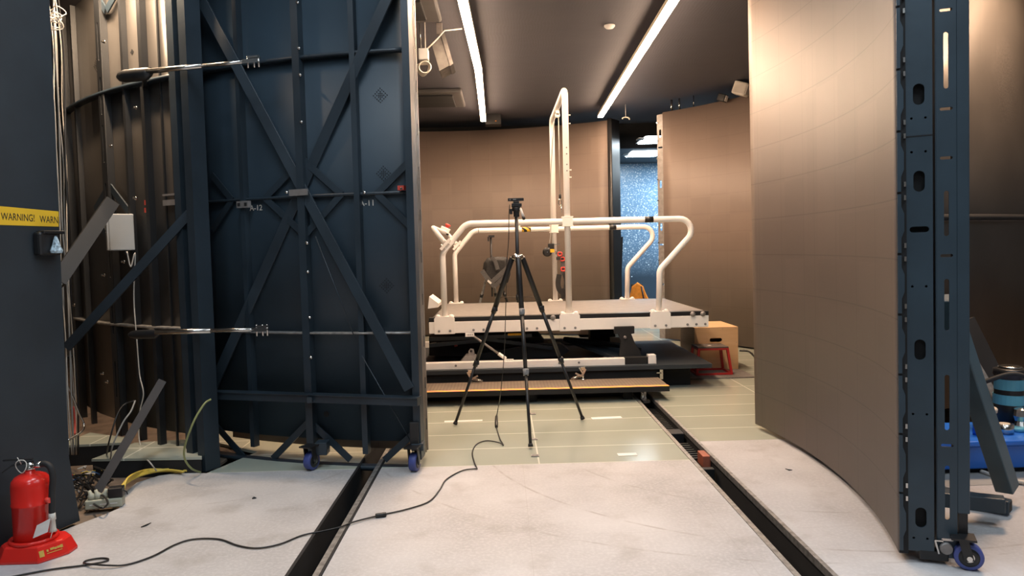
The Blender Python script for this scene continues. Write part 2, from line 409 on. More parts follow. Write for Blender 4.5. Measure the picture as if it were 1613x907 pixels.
# room shell
struct('ceiling', B(box, -5.2, 5.2, 4.55, 12.25, 3.4, 3.45), 'ceil')
struct('ceiling', B(box, -7, 7, -5, 4.5, 4.2, 4.25), 'grey')
struct('ceiling', B(box, .2, 5.2, 12.3, 16.2, 3.0, 3.05), 'board')
struct('wall_outer_left', B(box, -7.1, -7, -5, 16.2, -.2, 4.25), 'grey')
struct('wall_outer_right', B(box, 7, 7.1, -5, 16.2, -.2, 4.25), 'grey')
struct('wall_outer_front', B(box, -7.1, 7.1, -5.1, -5, -.2, 4.25), 'grey')
struct('wall_header', B(box, -7, 7, 4.46, 4.54, 3.42, 4.2), 'matte')
bm = new(); box(bm, -7, 1.0, 12.25, 12.35, -.2, 3.5); box(bm, 1.0, 7, 12.25, 12.33, 2.99, 3.5); box(bm, 3.4, 7, 12.25, 12.35, -.2, 3.0)
struct('wall_behind_screen', bm, 'matte')
struct('wall_far', B(box, .2, 5.2, 14.6, 14.7, 0, 3.02), 'star')

# black ribbed outer wall on the left (fixed part of the drum)
CL, RL = (-.14, 8.41), 4.12
def angL(p): return math.atan2(p.y-CL[1], p.x-CL[0])
aL0 = math.radians(180); aL1 = angL(cyl(311, 300, CL, RL))
if aL1 < 0: aL1 += 2*PI
bm = new(); arc_sheet(bm, CL, RL-.05, RL, aL0, aL1, .19, 3.23, 30)
wl = struct('wall_left', bm, 'wsheet')
def radial(p, c): d = V((p.x-c[0], p.y-c[1], 0)); return d.normalized()
def on_left(px, py, off=0.0):
    return cyl(px, py, CL, RL+off)
def rib(px, w, d, z0=.10, z1=3.23, c=CL, R=RL, name='rib', parent=None, m='steel', y=300):
    p = cyl(px, y, c, R); n = radial(p, c)
    bm = new(); q = V((c[0], c[1], 0))+n*(R+d/2)
    bar(bm, q+V((0, 0, z0)), q+V((0, 0, z1)), w, d, n)
    return obj(name, bm, m, parent)
for px, w, d in ((133, .03, .035), (211, .025, .04), (241, .035, .045), (283, .025, .035), (262, .012, .012)):
    rib(px, w, d, parent=wl, m='ribblack')
def slotted_post(px, w, d, slots, y=300):
    p = cyl(px, y, CL, RL); n = radial(p, CL); t = V((-n.y, n.x, 0)); q = V((CL[0], CL[1], 0))+n*(RL+d)
    bm = plate_bm([(-w/2, .1), (w/2, .1), (w/2, 3.23), (-w/2, 3.23)], slots, .006, q, t, (0, 0, 1))
    for s in (-1, 1):
        bar(bm, q+t*(s*w/2)-n*d/2+V((0, 0, .1)), q+t*(s*w/2)-n*d/2+V((0, 0, 3.23)), .006, d, n)
    return obj('slotted_post', bm, 'ribblack', wl)
sl = [slot(0, z, .018, .26) for z in (.5, .95, 1.35, 1.75, 2.15, 2.48, 2.85)]
slotted_post(178, .08, .045, sl); slotted_post(117, .085, .045, [slot(0, z, .02, .3) for z in (1.9, 2.3, 2.7, 3.05)])
# horizontal ring rails
for z, w, dd, m in ((2.5, .022, .05, 'steel'), (.89, .016, .05, 'galv')):
    bm = new(); arc_sheet(bm, CL, RL+.001, RL+dd, aL0, aL1, z-w/2, z+w/2, 24); obj('ring_rail', bm, m, wl)
# hinge posts next to the door
for px, w, d in ((300, .055, .10), (322, .06, .12)):
    rib(px, w, d, z0=.0 if px > 310 else .02, parent=wl, name='hinge_post')
# gusset struts of the wall
for a, b in (((172, 292), (203, 333)), ((172, 292), (150, 330)), ((130, -40), (166, 16)), ((200, -40), (168, 16)), ((160, 355), (178, 392))):
    p, q = on_left(*a, .03), on_left(*b, .03); bm = new(); bar(bm, p, q, .05, .01, radial(p, CL)); obj('gusset', bm, 'steel', wl)
p = on_left(272, 319, .03); n = radial(p, CL); t = V((-n.y, n.x, 0))
bm = new(); quad_box(bm, p, t*.07, n*.02, V((0, 0, .018))); quad_box(bm, p+V((0, 0, .05)), t*.07, n*.02, V((0, 0, .006))); obj('bracket', bm, 'grille', wl)
for k, (px, py) in enumerate(((233, 319), (233, 331))):
    p = on_left(px, py, .02); bm = new(); quad_box(bm, p, t*.02, n*.012, V((0, 0, .016))); obj('relay', bm, 'cred', wl)
for px, py in ((165, 66), (176, 230), (214, 312), (215, 170), (170, 601), (165, 433), (118, 480), (196, 412), (163, 588)):
    p = on_left(px, py, .085); n = radial(p, CL); bm = new(); lathe(bm, [(.012, 0), (.012, .006), (.007, .006), (.007, .02)], p, n, 8); obj('bolt', bm, 'chrome', wl)
def vent(px, py, c, R, parent, k=.011):
    p = cyl(px, py, c, R); n = radial(p, c); t = V((-n.y, n.x, 0)); bm = new()
    for i in range(-4, 5):
        for j in range(-4, 5):
            if abs(i)+abs(j) in (1, 2, 4) or (abs(i) < 2 and abs(j) < 2):
                quad_box(bm, p+t*i*k+V((0, 0, j*k)), t*.0028, n*.001, V((0, 0, .0028)))
    obj('vent_holes', bm, 'matte', parent)
vent(275, 66, CL, RL, wl); vent(152, 103, CL, RL, wl); vent(208, 82, CL, RL, wl, .004)

# LED screen wall at the back, and its continuation on the right
CB, RB = (-.76, 7.15), 4.48
def angB(px, py=300):
    p = cyl(px, py, CB, RB, True); return math.atan2(p.y-CB[1], p.x-CB[0])
WT = 3.235
bm = new(); arc_sheet(bm, CB, RB, RB+.06, angB(958), math.radians(142), .02, WT, 40); wb = struct('wall_back', bm, 'led')
bm = new(); arc_sheet(bm, CB, RB+.061, RB+.24, angB(961), math.radians(142), .02, WT-.03, 30); obj('back_frame', bm, 'matte', wb)
bm = new(); arc_sheet(bm, CB, RB-.02, RB+.26, angB(966), angB(959), 0, WT+.02, 2); obj('end_post', bm, 'black', wb)
aR0, aR1 = math.radians(-8), angB(1045)
bm = new(); arc_sheet(bm, CB, RB, RB+.06, aR0, aR1, .02, WT, 30); wr = struct('wall_right', bm, 'led')
bm = new(); arc_sheet(bm, CB, RB+.061, RB+.24, aR0, aR1-.004, .02, WT-.02, 30); obj('back_frame', bm, 'matte', wr)
# end plate with oval holes
d = V((math.cos(aR1), math.sin(aR1), 0)); tg = V((-d.y, d.x, 0)); q = V((CB[0], CB[1], 0))+d*(RB+.02)+tg*.052
bm = plate_bm([(-.05, .02), (.05, .02), (.05, WT-.02), (-.05, WT-.02)], [slot(-.0, z, .035, .11) for z in (.55, 1.05, 1.62, 2.23, 2.95)]+[slot(0, z, .07, .022) for z in (.8, 1.37, 2.75)], .008, q, tg, (0, 0, 1))
obj('end_plate', bm, 'grille', wr)
for z in (.3, .55, .8, 1.05, 1.3, 1.6, 1.9, 2.2, 2.5, 2.75, 3.0):
    bm = new(); lathe(bm, [(.010, 0), (.010, .02)], q-d*.004+tg*.04+V((0, 0, z+.1)), -d, 8); obj('latch', bm, 'chrome', wr)
# fixed outer wall seen past the right door
CR2, RR2 = (1.6, 9.2), 4.3
a0, a1 = math.radians(-85), math.radians(-20)
bm = new(); arc_sheet(bm, CR2, RR2-.05, RR2, a0, a1, .12, 3.23, 24); wro = struct('wall_outer_drum', bm, 'wsheet')
p = cyl(1570, 342, CR2, RR2)
bm = new(); arc_sheet(bm, CR2, RR2+.001, RR2+.03, a0, a1, p.z-.022, p.z+.022, 24); obj('ring_rail', bm, 'matte', wro)
bm = new(); arc_sheet(bm, CR2, RR2+.001, RR2+.012, a0, a1, p.z-.028, p.z-.0225, 24); obj('ring_edge', bm, 'grille', wro)

# dark board at the left foreground
W0 = V((-2.22, 3.75, 0)); wd = V((-.11, -.37, 0)).normalized(); wn = V((-wd.y, wd.x, 0)); wn = wn if wn.x > 0 else -wn
def on_board(px, py):
    r = ray(px, py); t = (W0-EYE).dot(wn)/r.dot(wn); return EYE+r*t
def b2(p): return W0+wd*(p-W0).dot(wd)+V((0, 0, p.z))
pts = [b2(on_board(126, 820)), b2(on_board(109, 722)), b2(on_board(78, 0)), b2(on_board(70, -190))]
pts[0].z = .0
far = W0+wd*3.4
bm = new(); prism(bm, pts+[V((far.x, far.y, pts[3].z)), V((far.x, far.y, 0))], wn*-.05)
board = struct('wall_left_front', bm, 'board')

# glass plates on the cable platform at the left, with black riser
def platform(name, label, poly, z, m='glass'):
    t = thing(name, label, 'floor plate', (poly[0][0], poly[0][1], 0), 'raised glass floor plates')
    bm = new(); prism(bm, [V((x, y, z-.015)) for x, y in poly], (0, 0, .015)); obj('glass_plate', bm, m, t)
    cx = sum(p[0] for p in poly)/len(poly); cy = sum(p[1] for p in poly)/len(poly)
    bm = new(); prism(bm, [V((cx+(x-cx)*.985, cy+(y-cy)*.985, -.022)) for x, y in poly], (0, 0, z-.0155+.022)); obj('riser', bm, 'matte', t)
A1 = [fl(144, 723, .1), fl(318, 720, .1), fl(318, 690, .1), fl(212, 697, .1)]
platform('floor_plate', 'raised green glass corner plate right of the leaning dark steel bar', [(p.x, p.y) for p in A1], .1)
A2 = [fl(90, 702, .12), fl(190, 697, .12), fl(206, 690, .12), fl(142, 681, .12)]
platform('floor_plate', 'raised glass corner plate between the dark board and the leaning dark bar', [(p.x, p.y) for p in A2], .12)

# ================================================================== DOOR 1 (left, seen from behind)
CD, RD = (-.14, 8.43), 3.865
DZ1 = 3.2
def dpt(px, py, off=0.0): return cyl(px, py, CD, RD+off)
def dang(px, py=400):
    p = dpt(px, py); return math.atan2(p.y-CD[1], p.x-CD[0])
dL, dR = dang(326), math.atan2(-(RD**2-.34**2)**.5, -.34)
dR = math.atan2(dpt(652, 400).y-CD[1], dpt(652, 400).x-CD[0])
o0 = dpt(480, 715)
door = thing('screen_door', 'tall black rolling door on the left seen from behind, crossed steel braces, open', 'door', (o0.x, o0.y, 0))
bm = new(); arc_sheet(bm, CD, RD-.03, RD, dL, dR, .15, DZ1, 20); obj('back_sheet', bm, 'sheet', door)
bm = new(); arc_sheet(bm, CD, RD-.17, RD-.15, dL, dR+.004, .06, DZ1, 20); obj('screen_panel', bm, 'led', door)
bm = new(); arc_sheet(bm, CD, RD-.145, RD-.0, dR-.004, dR+.004, .06, DZ1, 2); obj('panel_edge', bm, 'steel', door)
for r0, w in ((-.13, .012), (-.075, .006), (-.03, .008)):
    bm = new(); arc_sheet(bm, CD, RD+r0, RD+r0+w, dR+.004, dR+.0075, .06, DZ1, 2); obj('edge_strip', bm, 'ledside', door, label='bright edge strip facing the opening')
for k in range(11):
    bm = new(); arc_sheet(bm, CD, RD-.11, RD-.09, dR+.004, dR+.007, .2+k*.27, .27+k*.27, 2); obj('edge_latch', bm, 'matte', door)
def drib(name, px, w, d, z0, z1, y=300, off=0.0):
    p = dpt(px, y); n = radial(p, CD); q = V((CD[0], CD[1], 0))+n*(RD+off+d/2)
    bm = new(); bar(bm, q+V((0, 0, z0)), q+V((0, 0, z1)), w, d, n); return obj(name, bm, 'steel', door)
drib('upright', 321, .055, .09, .07, DZ1, off=.0)
drib('upright', 389, .032, .05, .075, DZ1)
drib('upright', 481, .05, .06, .075, DZ1)
drib('upright', 566, .036, .05, .075, DZ1)
drib('upright', 651, .045, .10, .06, DZ1)
for (a, b, w, d, m) in (((340, 104), (640, 88), .020, .045, 'steel'), ((340, 316), (645, 305), .018, .03, 'steel'), ((340, 524), (655, 518), .012, .055, 'galv'), ((330, 722), (668, 722), .03, .06, 'steel')):
    za, zb = dpt(*a).z, dpt(*b).z; z = (za+zb)/2
    bm = new(); arc_sheet(bm, CD, RD+.0005, RD+d, dL, dR, z-w/2, z+w/2, 20); obj('cross_rail', bm, m, door)
# heavy bottom channel
p, q = dpt(322, 621, .16), dpt(660, 623, .13)
q.z = p.z = (p.z+q.z)/2
bm = new(); bar(bm, p+V((0, 0, -.02)), q+V((0, 0, -.02)), .045, .06); bar(bm, p+V((0, .0, .006)), q+V((0, .0, .006)), .006, .075); ch = obj('bottom_channel', bm, 'steel', door)
for px in (330, 487, 655):
    a = dpt(px, 621, .0); b = dpt(px, 621, .135); a.z = b.z = p.z-.02; bm = new(); bar(bm, a, b, .03, .035, (0, 0, 1)); obj('channel_bracket', bm, 'steel', door)
# the crossing braces
for a, b, o in (((313, -8), (645, 613), .105), ((630, -48), (333, 614), .085)):
    p, q = dpt(*a, o), dpt(*b, o)
    bm = new(); bar(bm, p, q, .066, .02, (-.1, -1, 0)); bar(bm, p+V((-.028, .018, 0)), q+V((-.028, .018, 0)), .006, .045, (-.1, -1, 0)); obj('cross_brace', bm, 'steel', door, bevel=.002)
# gusset struts
for a, b in (((418, 312), (479, 369)), ((538, 306), (481, 370)), ((418, 312), (478, 250)), ((538, 306), (478, 252)), ((594, 305), (647, 252)), ((594, 305), (650, 360)),
             ((366, 315), (333, 275)), ((366, 315), (335, 362)), ((430, 722), (487, 664)), ((552, 724), (489, 664)), ((606, 724), (661, 674)), ((384, 720), (341, 671))):
    p, q = dpt(*a, .022), dpt(*b, .022); bm = new(); bar(bm, p, q, .042, .012, radial(p, CD)); obj('gusset', bm, 'steel', door)
# rods
for a, b in (((497, 372), (560, 535)), ((570, 560), (651, 702))):
    p, q = dpt(*a, .07), dpt(*b, .09); bm = new(); tube(bm, [p, q], .0035, 8); obj('brake_rod', bm, 'steel', door)
for px, py in ((469, 4), (471, 76), (473, 118), (475, 192), (484, 383), (485, 428), (488, 500), (490, 563), (574, 303), (452, 303), (633, 297)):
    p = dpt(px, py, .06); n = radial(p, CD); bm = new(); lathe(bm, [(.010, 0), (.010, .006), (.006, .006), (.006, .016)], p, n, 8); obj('bolt', bm, 'chrome', door)
vent(599, 150, CD, RD+.002, door); vent(604, 273, CD, RD+.002, door); vent(609, 450, CD, RD+.002, door)
p = dpt(514, 652, .001); bm = new(); lathe(bm, [(.019, 0), (.019, .002)], p, radial(p, CD), 20); obj('cable_hole', bm, 'matte', door)
for px, py, s in ((578, 313, 'A-11'), (403, 321, 'A-12')):
    p = dpt(px, py, .003); n = radial(p, CD); t = V((0, 0, 1)).cross(n)
    obj('stencil', text_bm(s, .052, p+V((0, 0, -.028)), t, (0, 0, 1)), 'cwhite', door, label='stencilled '+s)
p = dpt(384, 322, .055); n = radial(p, CD); t = V((0, 0, 1)).cross(n)
bm = new(); quad_box(bm, p, t*.05, n*.012, V((0, 0, .022))); br = obj('latch_plate', bm, 'grille', door)
for s in (-.03, .026):
    bm = new(); quad_box(bm, p+t*s+n*.013, t*.010, n*.002, V((0, 0, .010))); obj('latch_slot', bm, 'matte', br)
p = dpt(633, 296, .05); bm = new(); quad_box(bm, p, t*.022, n*.015, V((0, 0, .014))); obj('relay', bm, 'cred', door)
p = dpt(470, 303, .07); bm = new(); quad_box(bm, p, t*.07, n*.006, V((0, 0, .02))); obj('centre_plate', bm, 'grille', door)
p = dpt(655, 690, .10); bm = new(); box(bm, p.x-.035, p.x+.02, p.y-.02, p.y+.02, .15, .30); obj('corner_box', bm, 'black', door, bevel=.004)

def castor(parent, c, r, w, axis, tyre='blue', mount_z=None):
    axis = V(axis).normalized(); c = V(c); up = V((0, 0, 1)); fw = axis.cross(up)
    bm = new(); zt = mount_z or c.z+r+.02
    for s in (-1, 1):
        bar(bm, c+axis*s*(w/2+.008)-up*.012, V((c.x, c.y, 0))+axis*s*(w/2+.008)+fw*.02+up*(zt-.004), .035, .006, axis)
    quad_box(bm, V((c.x, c.y, zt))+fw*.02, axis*(w/2+.02), fw*.045, up*.004)
    f = obj('castor', bm, 'black', parent)
    bm = new(); lathe(bm, [(r*.72, -w/2), (r*.94, -w/2), (r, -w/2+.006), (r, w/2-.006), (r*.94, w/2), (r*.72, w/2)], c, axis, 28); obj('wheel', bm, tyre, f)
    bm = new(); lathe(bm, [(r*.45, -w/2-.001), (r*.71, -w/2-.001), (r*.71, w/2+.001), (r*.45, w/2+.001)], c, axis, 24); obj('rim', bm, 'black', f)
    bm = new(); lathe(bm, [(r*.2, -w/2-.016), (r*.2, w/2+.016)], c, axis, 8, False)
    lathe(bm, [(r*.36, -w/2-.003), (r*.36, w/2+.003)], c, axis, 16, False); obj('axle_bolt', bm, 'chrome', f)
    return f
for px, py, ax in ((490, 741, (1, -.42, 0)), (653, 743, (1, -.22, 0))):
    g = fl(px, py); castor(door, (g.x, g.y+.02, .0585), .058, .045, ax, mount_z=.155)
    k = -.02 if px > 600 else .02; bm = new(); box(bm, g.x+k, g.x+k+.075, g.y+.03, g.y+.12, .085+(.035 if k < 0 else 0), .165); obj('castor_mount', bm, 'steel', door, bevel=.004)

# ================================================================== DOOR 2 (right, screen side)
C2, R2 = (-2.61, 4.47), 4.505
def ang2(p): return math.atan2(p.y-C2[1], p.x-C2[0])
pf = cyl(1188, 400, C2, R2, True); af = ang2(pf); an = ang2(fl(1414, 882))
d2 = V((math.cos(an), math.sin(an), 0)); t2 = V((d2.y, -d2.x, 0))           # radial (outwards), and towards the camera
E2 = V((C2[0], C2[1], 0))
def rd(x): return d2*(R2+x*.77)
o2 = E2+d2*(R2+.15)
door2 = thing('screen_door', 'tall curved rolling door on the right, beige screen side and blue-black steel end', 'door', (o2.x, o2.y, 0))
bm = new(); arc_sheet(bm, C2, R2, R2+.035, an, af, .035, DZ1, 40); obj('screen_panel', bm, 'leddoor', door2, label='curved beige screen face')
bm = new(); arc_sheet(bm, C2, R2+.055, R2+.125, an+.006, af, .08, DZ1, 30); obj('back_frame', bm, 'matte', door2)
# module edges (toothed dark strip)
bm = new(); bar(bm, E2+rd(.024)+t2*.002+V((0, 0, .036)), E2+rd(.024)+t2*.002+V((0, 0, DZ1)), .034, .006, t2); obj('edge_backing', bm, 'matte', door2)
bm = new()
for k in range(13):
    z = .05+k*.25
    prism(bm, [E2+rd(.002)+V((0, 0, z)), E2+rd(.020)+V((0, 0, z)), E2+rd(.020)+V((0, 0, z+.06)), E2+rd(.034)+V((0, 0, z+.09)), E2+rd(.034)+V((0, 0, z+.16)), E2+rd(.02)+V((0, 0, z+.19)), E2+rd(.02)+V((0, 0, z+.24)), E2+rd(.002)+V((0, 0, z+.24))], t2*.012)
obj('module_edge', bm, 'steelb', door2)
for k in range(13):
    for s in (-.025, .03):
        bm = new(); quad_box(bm, E2+rd(.037)+t2*.012+V((0, 0, .3+k*.25+s)), d2*.004, t2*.006, V((0, 0, .010))); obj('latch', bm, 'chrome', door2)
# face plate 1 with oval holes
def hgt(px, py): return cyl(px, py, C2, R2+.1, True).z
def h2(py): return at(1436, py, 2.93).z
w1a, w1b = .045, .170
ov = [slot(.0, h2(y), .048, .10) for y in (821, 553, 287, 145, 690)]
ov = [slot(.0, h2(y), .042, .085) for y in (821, 553, 284, 145)]
ov.append(slot(0, h2(361), .072, .024, 3))
for y in (183, 237, 452, 656, 854):
    for s in (-.027, .024): ov.append(slot(s, h2(y), .010, .010, 3))
q = E2+rd((w1a+w1b)/2)
bm = plate_bm([(-.049, .05), (.049, .05), (.049, DZ1), (-.049, DZ1)], ov, .006, q, d2, (0, 0, 1)); obj('end_plate', bm, 'steelb', door2, bevel=.0)
bm = new(); box(bm, 0, 1, 0, 1, 0, 1); bm.free()
bm = new(); bar(bm, q+t2*.004+d2*-.0625+V((0, 0, h2(212))), q+t2*.004+d2*.049+V((0, 0, h2(212)+.002)), .004, .002, t2); obj('plate_seam', bm, 'matte', door2)
# channel plate 2, slotted and set further back
q2 = E2+rd(.235)-t2*.002
def h3(py): return at(1482, py, 2.92).z
sl = [slot(-.0, (h3(a)+h3(b))/2, .018, abs(h3(a)-h3(b))) for a, b in ((736, 822), (592, 680), (440, 522), (300, 372), (48, 138))]
sl += [slot(.0, h3(y), .046, .012, 3) for y in (13, 170, 248, 403, 704, 854)]
bm = plate_bm([(-.036, .03), (.036, .03), (.036, DZ1), (-.036, DZ1)], sl, .006, q2, d2, (0, 0, 1))
bar(bm, q2-d2*.036-t2*.03+V((0, 0, .03)), q2-d2*.036-t2*.03+V((0, 0, DZ1)), .006, .06, t2); obj('slotted_channel', bm, 'steelb', door2)
q3 = E2+rd(.312)+t2*.0
bm = new(); bar(bm, q3-t2*.05+V((0, 0, .22)), q3-t2*.05+V((0, 0, DZ1)), .046, .10, t2); obj('edge_post', bm, 'steelb', door2, bevel=.004)
bm = new(); bar(bm, q3-t2*.05+V((0, 0, .125)), q3-t2*.05+V((0, 0, .22)), .034, .08, t2); obj('post_foot', bm, 'black', door2)
bm = new(); bar(bm, E2+rd(.10)-t2*.02+V((0, 0, .035)), E2+rd(.24)-t2*.02+V((0, 0, .035)), .05, .04, (0, 0, 1)); obj('bottom_latch', bm, 'black', door2, bevel=.004)
bm = new(); bar(bm, E2+rd(.17)+t2*.01+V((0, 0, .105)), E2+rd(.21)+t2*.01+V((0, 0, .105)), .006, .012, t2); bar(bm, E2+rd(.172)+t2*.01+V((0, 0, .105)), E2+rd(.19)+t2*.01+V((0, 0, .05)), .006, .012, t2); obj('latch_lever', bm, 'chrome', door2)
bm = new(); lathe(bm, [(.022, 0), (.026, .006), (.022, .02)], E2+rd(.225)+t2*.005+V((0, 0, .075)), t2, 20); obj('knob', bm, 'grille', door2)
g = fl(1533, 901); castor(door2, (g.x, g.y+.03, .0545), .054, .045, (-.42, -.9, 0), mount_z=.13)
bm = new(); bar(bm, E2+rd(.28)-t2*.03+V((0, 0, .09)), V((g.x, g.y+.03, .09)), .05, .012, (0, 1, 0)); obj('castor_arm', bm, 'steelb', door2)
# outrigger of the right door
bm = new(); p0 = at(1492, 470, 3.45); p1 = at(1587, 772, 3.62); bar(bm, p0, p1, .085, .085, (.55, -.8, 0)); obj('outrigger', bm, 'slate', door2, bevel=.006)
f0 = E2+rd(.26)-t2*.55; a = fl(1583, 800, .09); 
bm = new(); bar(bm, V((1.98, 3.50, .10)), V((a.x, a.y, .10)), .07, .07, (0, 0, 1)); obj('foot_beam', bm, 'steelb', door2, bevel=.005)
a = at(1592, 808, 3.45); bm = new(); bar(bm, V((2.02, 3.9, .04)), V((a.x, a.y, .04)), .06, .06, (0, 0, 1)); fb = obj('foot_beam', bm, 'steelb', door2, bevel=.005)
tt = (V((a.x, a.y, .04))-V((2.02, 3.9, .04))).normalized(); e = V((a.x, a.y, .04))+tt*.0005; bm = new(); bar(bm, e, e+tt*.001, .046, .046, (0, 0, 1)); obj('tube_opening', bm, 'matte', fb)
door2.rotation_euler.y = -.011
# second brace further back
w0 = thing('steel_brace', 'thin grey steel brace leaning behind the outrigger of the right door', 'brace', tuple(at(1570, 640, 4.6)), 'loose steel braces')
bm = new(); bar(bm, at(1515, 535, 4.75), at(1572, 632, 4.62), .05, .012, (.3, -1, 0)); obj('bar', bm, 'galv', w0)
bm = new(); bar(bm, at(1520, 505, 4.86), at(1588, 640, 4.75), .14, .03, (.3, -1, 0)); obj('backing_strip', bm, 'matte', w0)

# ================================================================== FLOOR CHANNELS
def channel(label, x0, x1, y1, rims):
    t = thing('floor_channel', label, 'channel', ((x0+x1)/2, 3.0, -.19), 'sunken floor channels')
    bm = new()
    box(bm, x0+.001, x0+.012, .6, y1, -.19, -.001); box(bm, x1-.012, x1-.001, .6, y1, -.19, -.001); box(bm, x0+.012, x1-.012, .6, y1, -.2, -.17)
    obj('trough', bm, 'matte', t)
    for a, b, m, z in rims:
        bm = new(); box(bm, a, b, .6, y1, -.03, z); obj('rim', bm, m, t)
    return t
channel('narrow sunken floor channel under the left black door', TL0, TL1, 6.2, ((TL0+.001, TL0+.016, 'matte', .006), (TL1-.040, TL1-.012, 'galv', .004), (TL1-.012, TL1-.001, 'matte', .006)))
c2 = channel('narrow sunken floor channel with cable chain running under the treadmill', TR0, TR1, 6.9, ((TR0+.001, TR0+.026, 'galv', .004), (TR1-.022, TR1-.001, 'galv', .004)))
cc = thing('cable_chain', 'black plastic cable chain lying in the right floor channel', 'cable chain', (1.25, 5.5, -.17))
for k in range(30):
    y = 4.78+k*.052
    if 5.19 < y < 5.40: continue
    bm = new(); x = 1.262
    box(bm, x-.045, x+.045, y, y+.040, -.169, -.150); box(bm, x-.045, x-.036, y, y+.040, -.150, -.08); box(bm, x+.036, x+.045, y, y+.040, -.150, -.08); box(bm, x-.045, x+.045, y+.01, y+.03, -.08, -.070)
    obj('link', bm, 'black', cc)
for y in (5.25, 4.48):
    bm = new(); box(bm, 1.185, 1.30, y, y+.14, -.165, -.02) if y > 5 else box(bm, 1.21, 1.30, y, y+.05, -.165, -.05)
    tag(obj('channel_block', bm, 'black', bevel=.004), 'black block in the right floor channel, ' + ('between the chain links' if y > 5 else 'beside the orange block'), 'block')
p = at(1117, 720, 4.42)
bm = new(); box(bm, 1.265, 1.316, 4.62, 4.76, -.085, -.008); tag(obj('channel_block', bm, 'rust', bevel=.004), 'small orange block on the wall of the right floor channel', 'block')
# tape strips on the glass
for a, b, w in (((700, 664), (760, 662), .05), ((932, 659), (979, 657), .07), ((973, 716), (1003, 715), .06)):
    p, q = fl(*a), fl(*b); bm = new(); bar(bm, V((p.x, p.y, .0006)), V((q.x, q.y, .0006)), w, .001, (0, 0, 1))
    tag(obj('tape_strip', bm, 'paper'), {932: 'pale tape strip on the glass floor right of the front tripod', 700: 'pale clear tape strip left of the front tripod on the glass floor', 932: 'pale tape strip on the glass floor right of the front tripod', 973: 'pale tape patch near the front edge of the glass floor'}[a[0]], 'tape')

for px, py, lb_ in ((838, 652, 'small grey clamp plate on the glass floor seam, farthest of three'), (840, 692, 'small grey clamp plate on the glass floor seam, middle of three'), (842, 718, 'small grey clamp plate on the glass floor seam, nearest of three')):
    p = fl(px, py); bm = new(); box(bm, p.x-.022, p.x+.030, p.y-.022, p.y+.022, .0005, .005)
    for sx in (-.01, .018): lathe(bm, [(.006, .005), (.006, .007)], (p.x+sx, p.y, 0), (0, 0, 1), 8)
    tag(obj('seam_clamp', bm, 'grille'), lb_, 'clamp', 'clamp plates on the glass floor seam')
# ================================================================== ACTUATORS
def actuator(label, hx, p0, p1, q, hr, tr):
    p0, p1, q = V(p0), V(p1), V(q); d = (q-p0).normalized()
    t = thing('door_actuator', label, 'actuator', tuple(p0), 'telescopic door actuators')
    s = V((0, 0, 1)).cross(d).normalized(); u = d.cross(s)
    L = (p1-p0).length
    bm = new(); prof = [(.0, 0), (.15, .6), (.35, .9), (.6, 1), (1, .75)]
    rings = [[bm.verts.new(p0+d*L*k + (s*math.cos(2*PI*j/12)*hr*.8+u*math.sin(2*PI*j/12)*hr)*w + (u*-.3*hr if k < .9 else u*0)) for j in range(12)] for k, w in ((0, .25), (.08, .7), (.25, .95), (.6, 1.0), (.85, .95), (1, .62))]
    for A, Bq in zip(rings, rings[1:]):
        for j in range(12):
            f = bm.faces.new((A[j], A[(j+1) % 12], Bq[(j+1) % 12], Bq[j])); f.smooth = True
    bm.faces.new(rings[0][::-1]); bm.faces.new(rings[-1]); h = obj('motor_housing', bm, 'black', t)
    mid = p1+(q-p1)*.55
    bm = new(); tube(bm, [p1-d*.02, mid], tr, 14); obj('outer_tube', bm, 'chrome', t)
    bm = new(); tube(bm, [mid-d*.02, q], tr*.72, 14); obj('inner_rod', bm, 'chrome', t)
    bm = new(); quad_box(bm, q+d*.03, d*.05, s*.012, u*.012); quad_box(bm, q+d*.05+u*.02, d*.035, s*.018, u*.006)
    for k in (-.02, .02, .05): lathe(bm, [(.006, -.04), (.006, .03)], q+d*(.03+k), u, 8)
    obj('end_bracket', bm, 'chrome', t)
    bm = new(); w_ = on_left(hx[0], hx[1], .0); bar(bm, p0+d*L*.8, V((w_.x, w_.y, p0.z-.02)), .03, .03, (0, 0, 1)); obj('wall_bracket', bm, 'chrome', t)
    return t
actuator('upper telescopic actuator reaching from the left wall to the left door', (228, 135), at(184, 118, 4.62), at(236, 112, 4.56), at(388, 97, 4.44), .042, .016)
actuator('lower telescopic actuator reaching from the left wall to the left door', (236, 524), at(202, 525, 4.62), at(250, 523, 4.56), at(402, 519, 4.44), .030, .017)

# ================================================================== LEFT WALL ITEMS
p = on_left(196, 366, .06); n = radial(p, CL); t = V((0, 0, 1)).cross(n); n2 = (n+t*-.45).normalized(); t = V((0, 0, 1)).cross(n2)
jb = thing('junction_box', 'grey plastic junction box mounted on the black left wall', 'junction box', tuple(p))
bm = new(); quad_box(bm, p+n2*.02, t*.066, n2*.075, V((0, 0, .122))); obj('body', bm, 'box', jb, bevel=.006)
bm = new(); quad_box(bm, p+n2*.102, t*.064, n2*.0065, V((0, 0, .120))); obj('lid', bm, 'box', jb, bevel=.004)
for s in (-.105, .105):
    bm = new(); quad_box(bm, p+n2*.109+V((0, 0, s)), t*.045, n2*.001, V((0, 0, .002))); obj('lid_groove', bm, 'grey', jb)
bm = new(); lathe(bm, [(.006, 0), (.004, .004)], p+n2*.109, n2, 10); obj('lid_screw', bm, 'grey', jb)
for k, s in enumerate((-.04, .0, .05)):
    bm = new(); lathe(bm, [(.011, 0), (.011, -.03)], p+t*s+V((0, 0, -.123)), (0, 0, 1), 10); obj('gland', bm, 'black', jb)

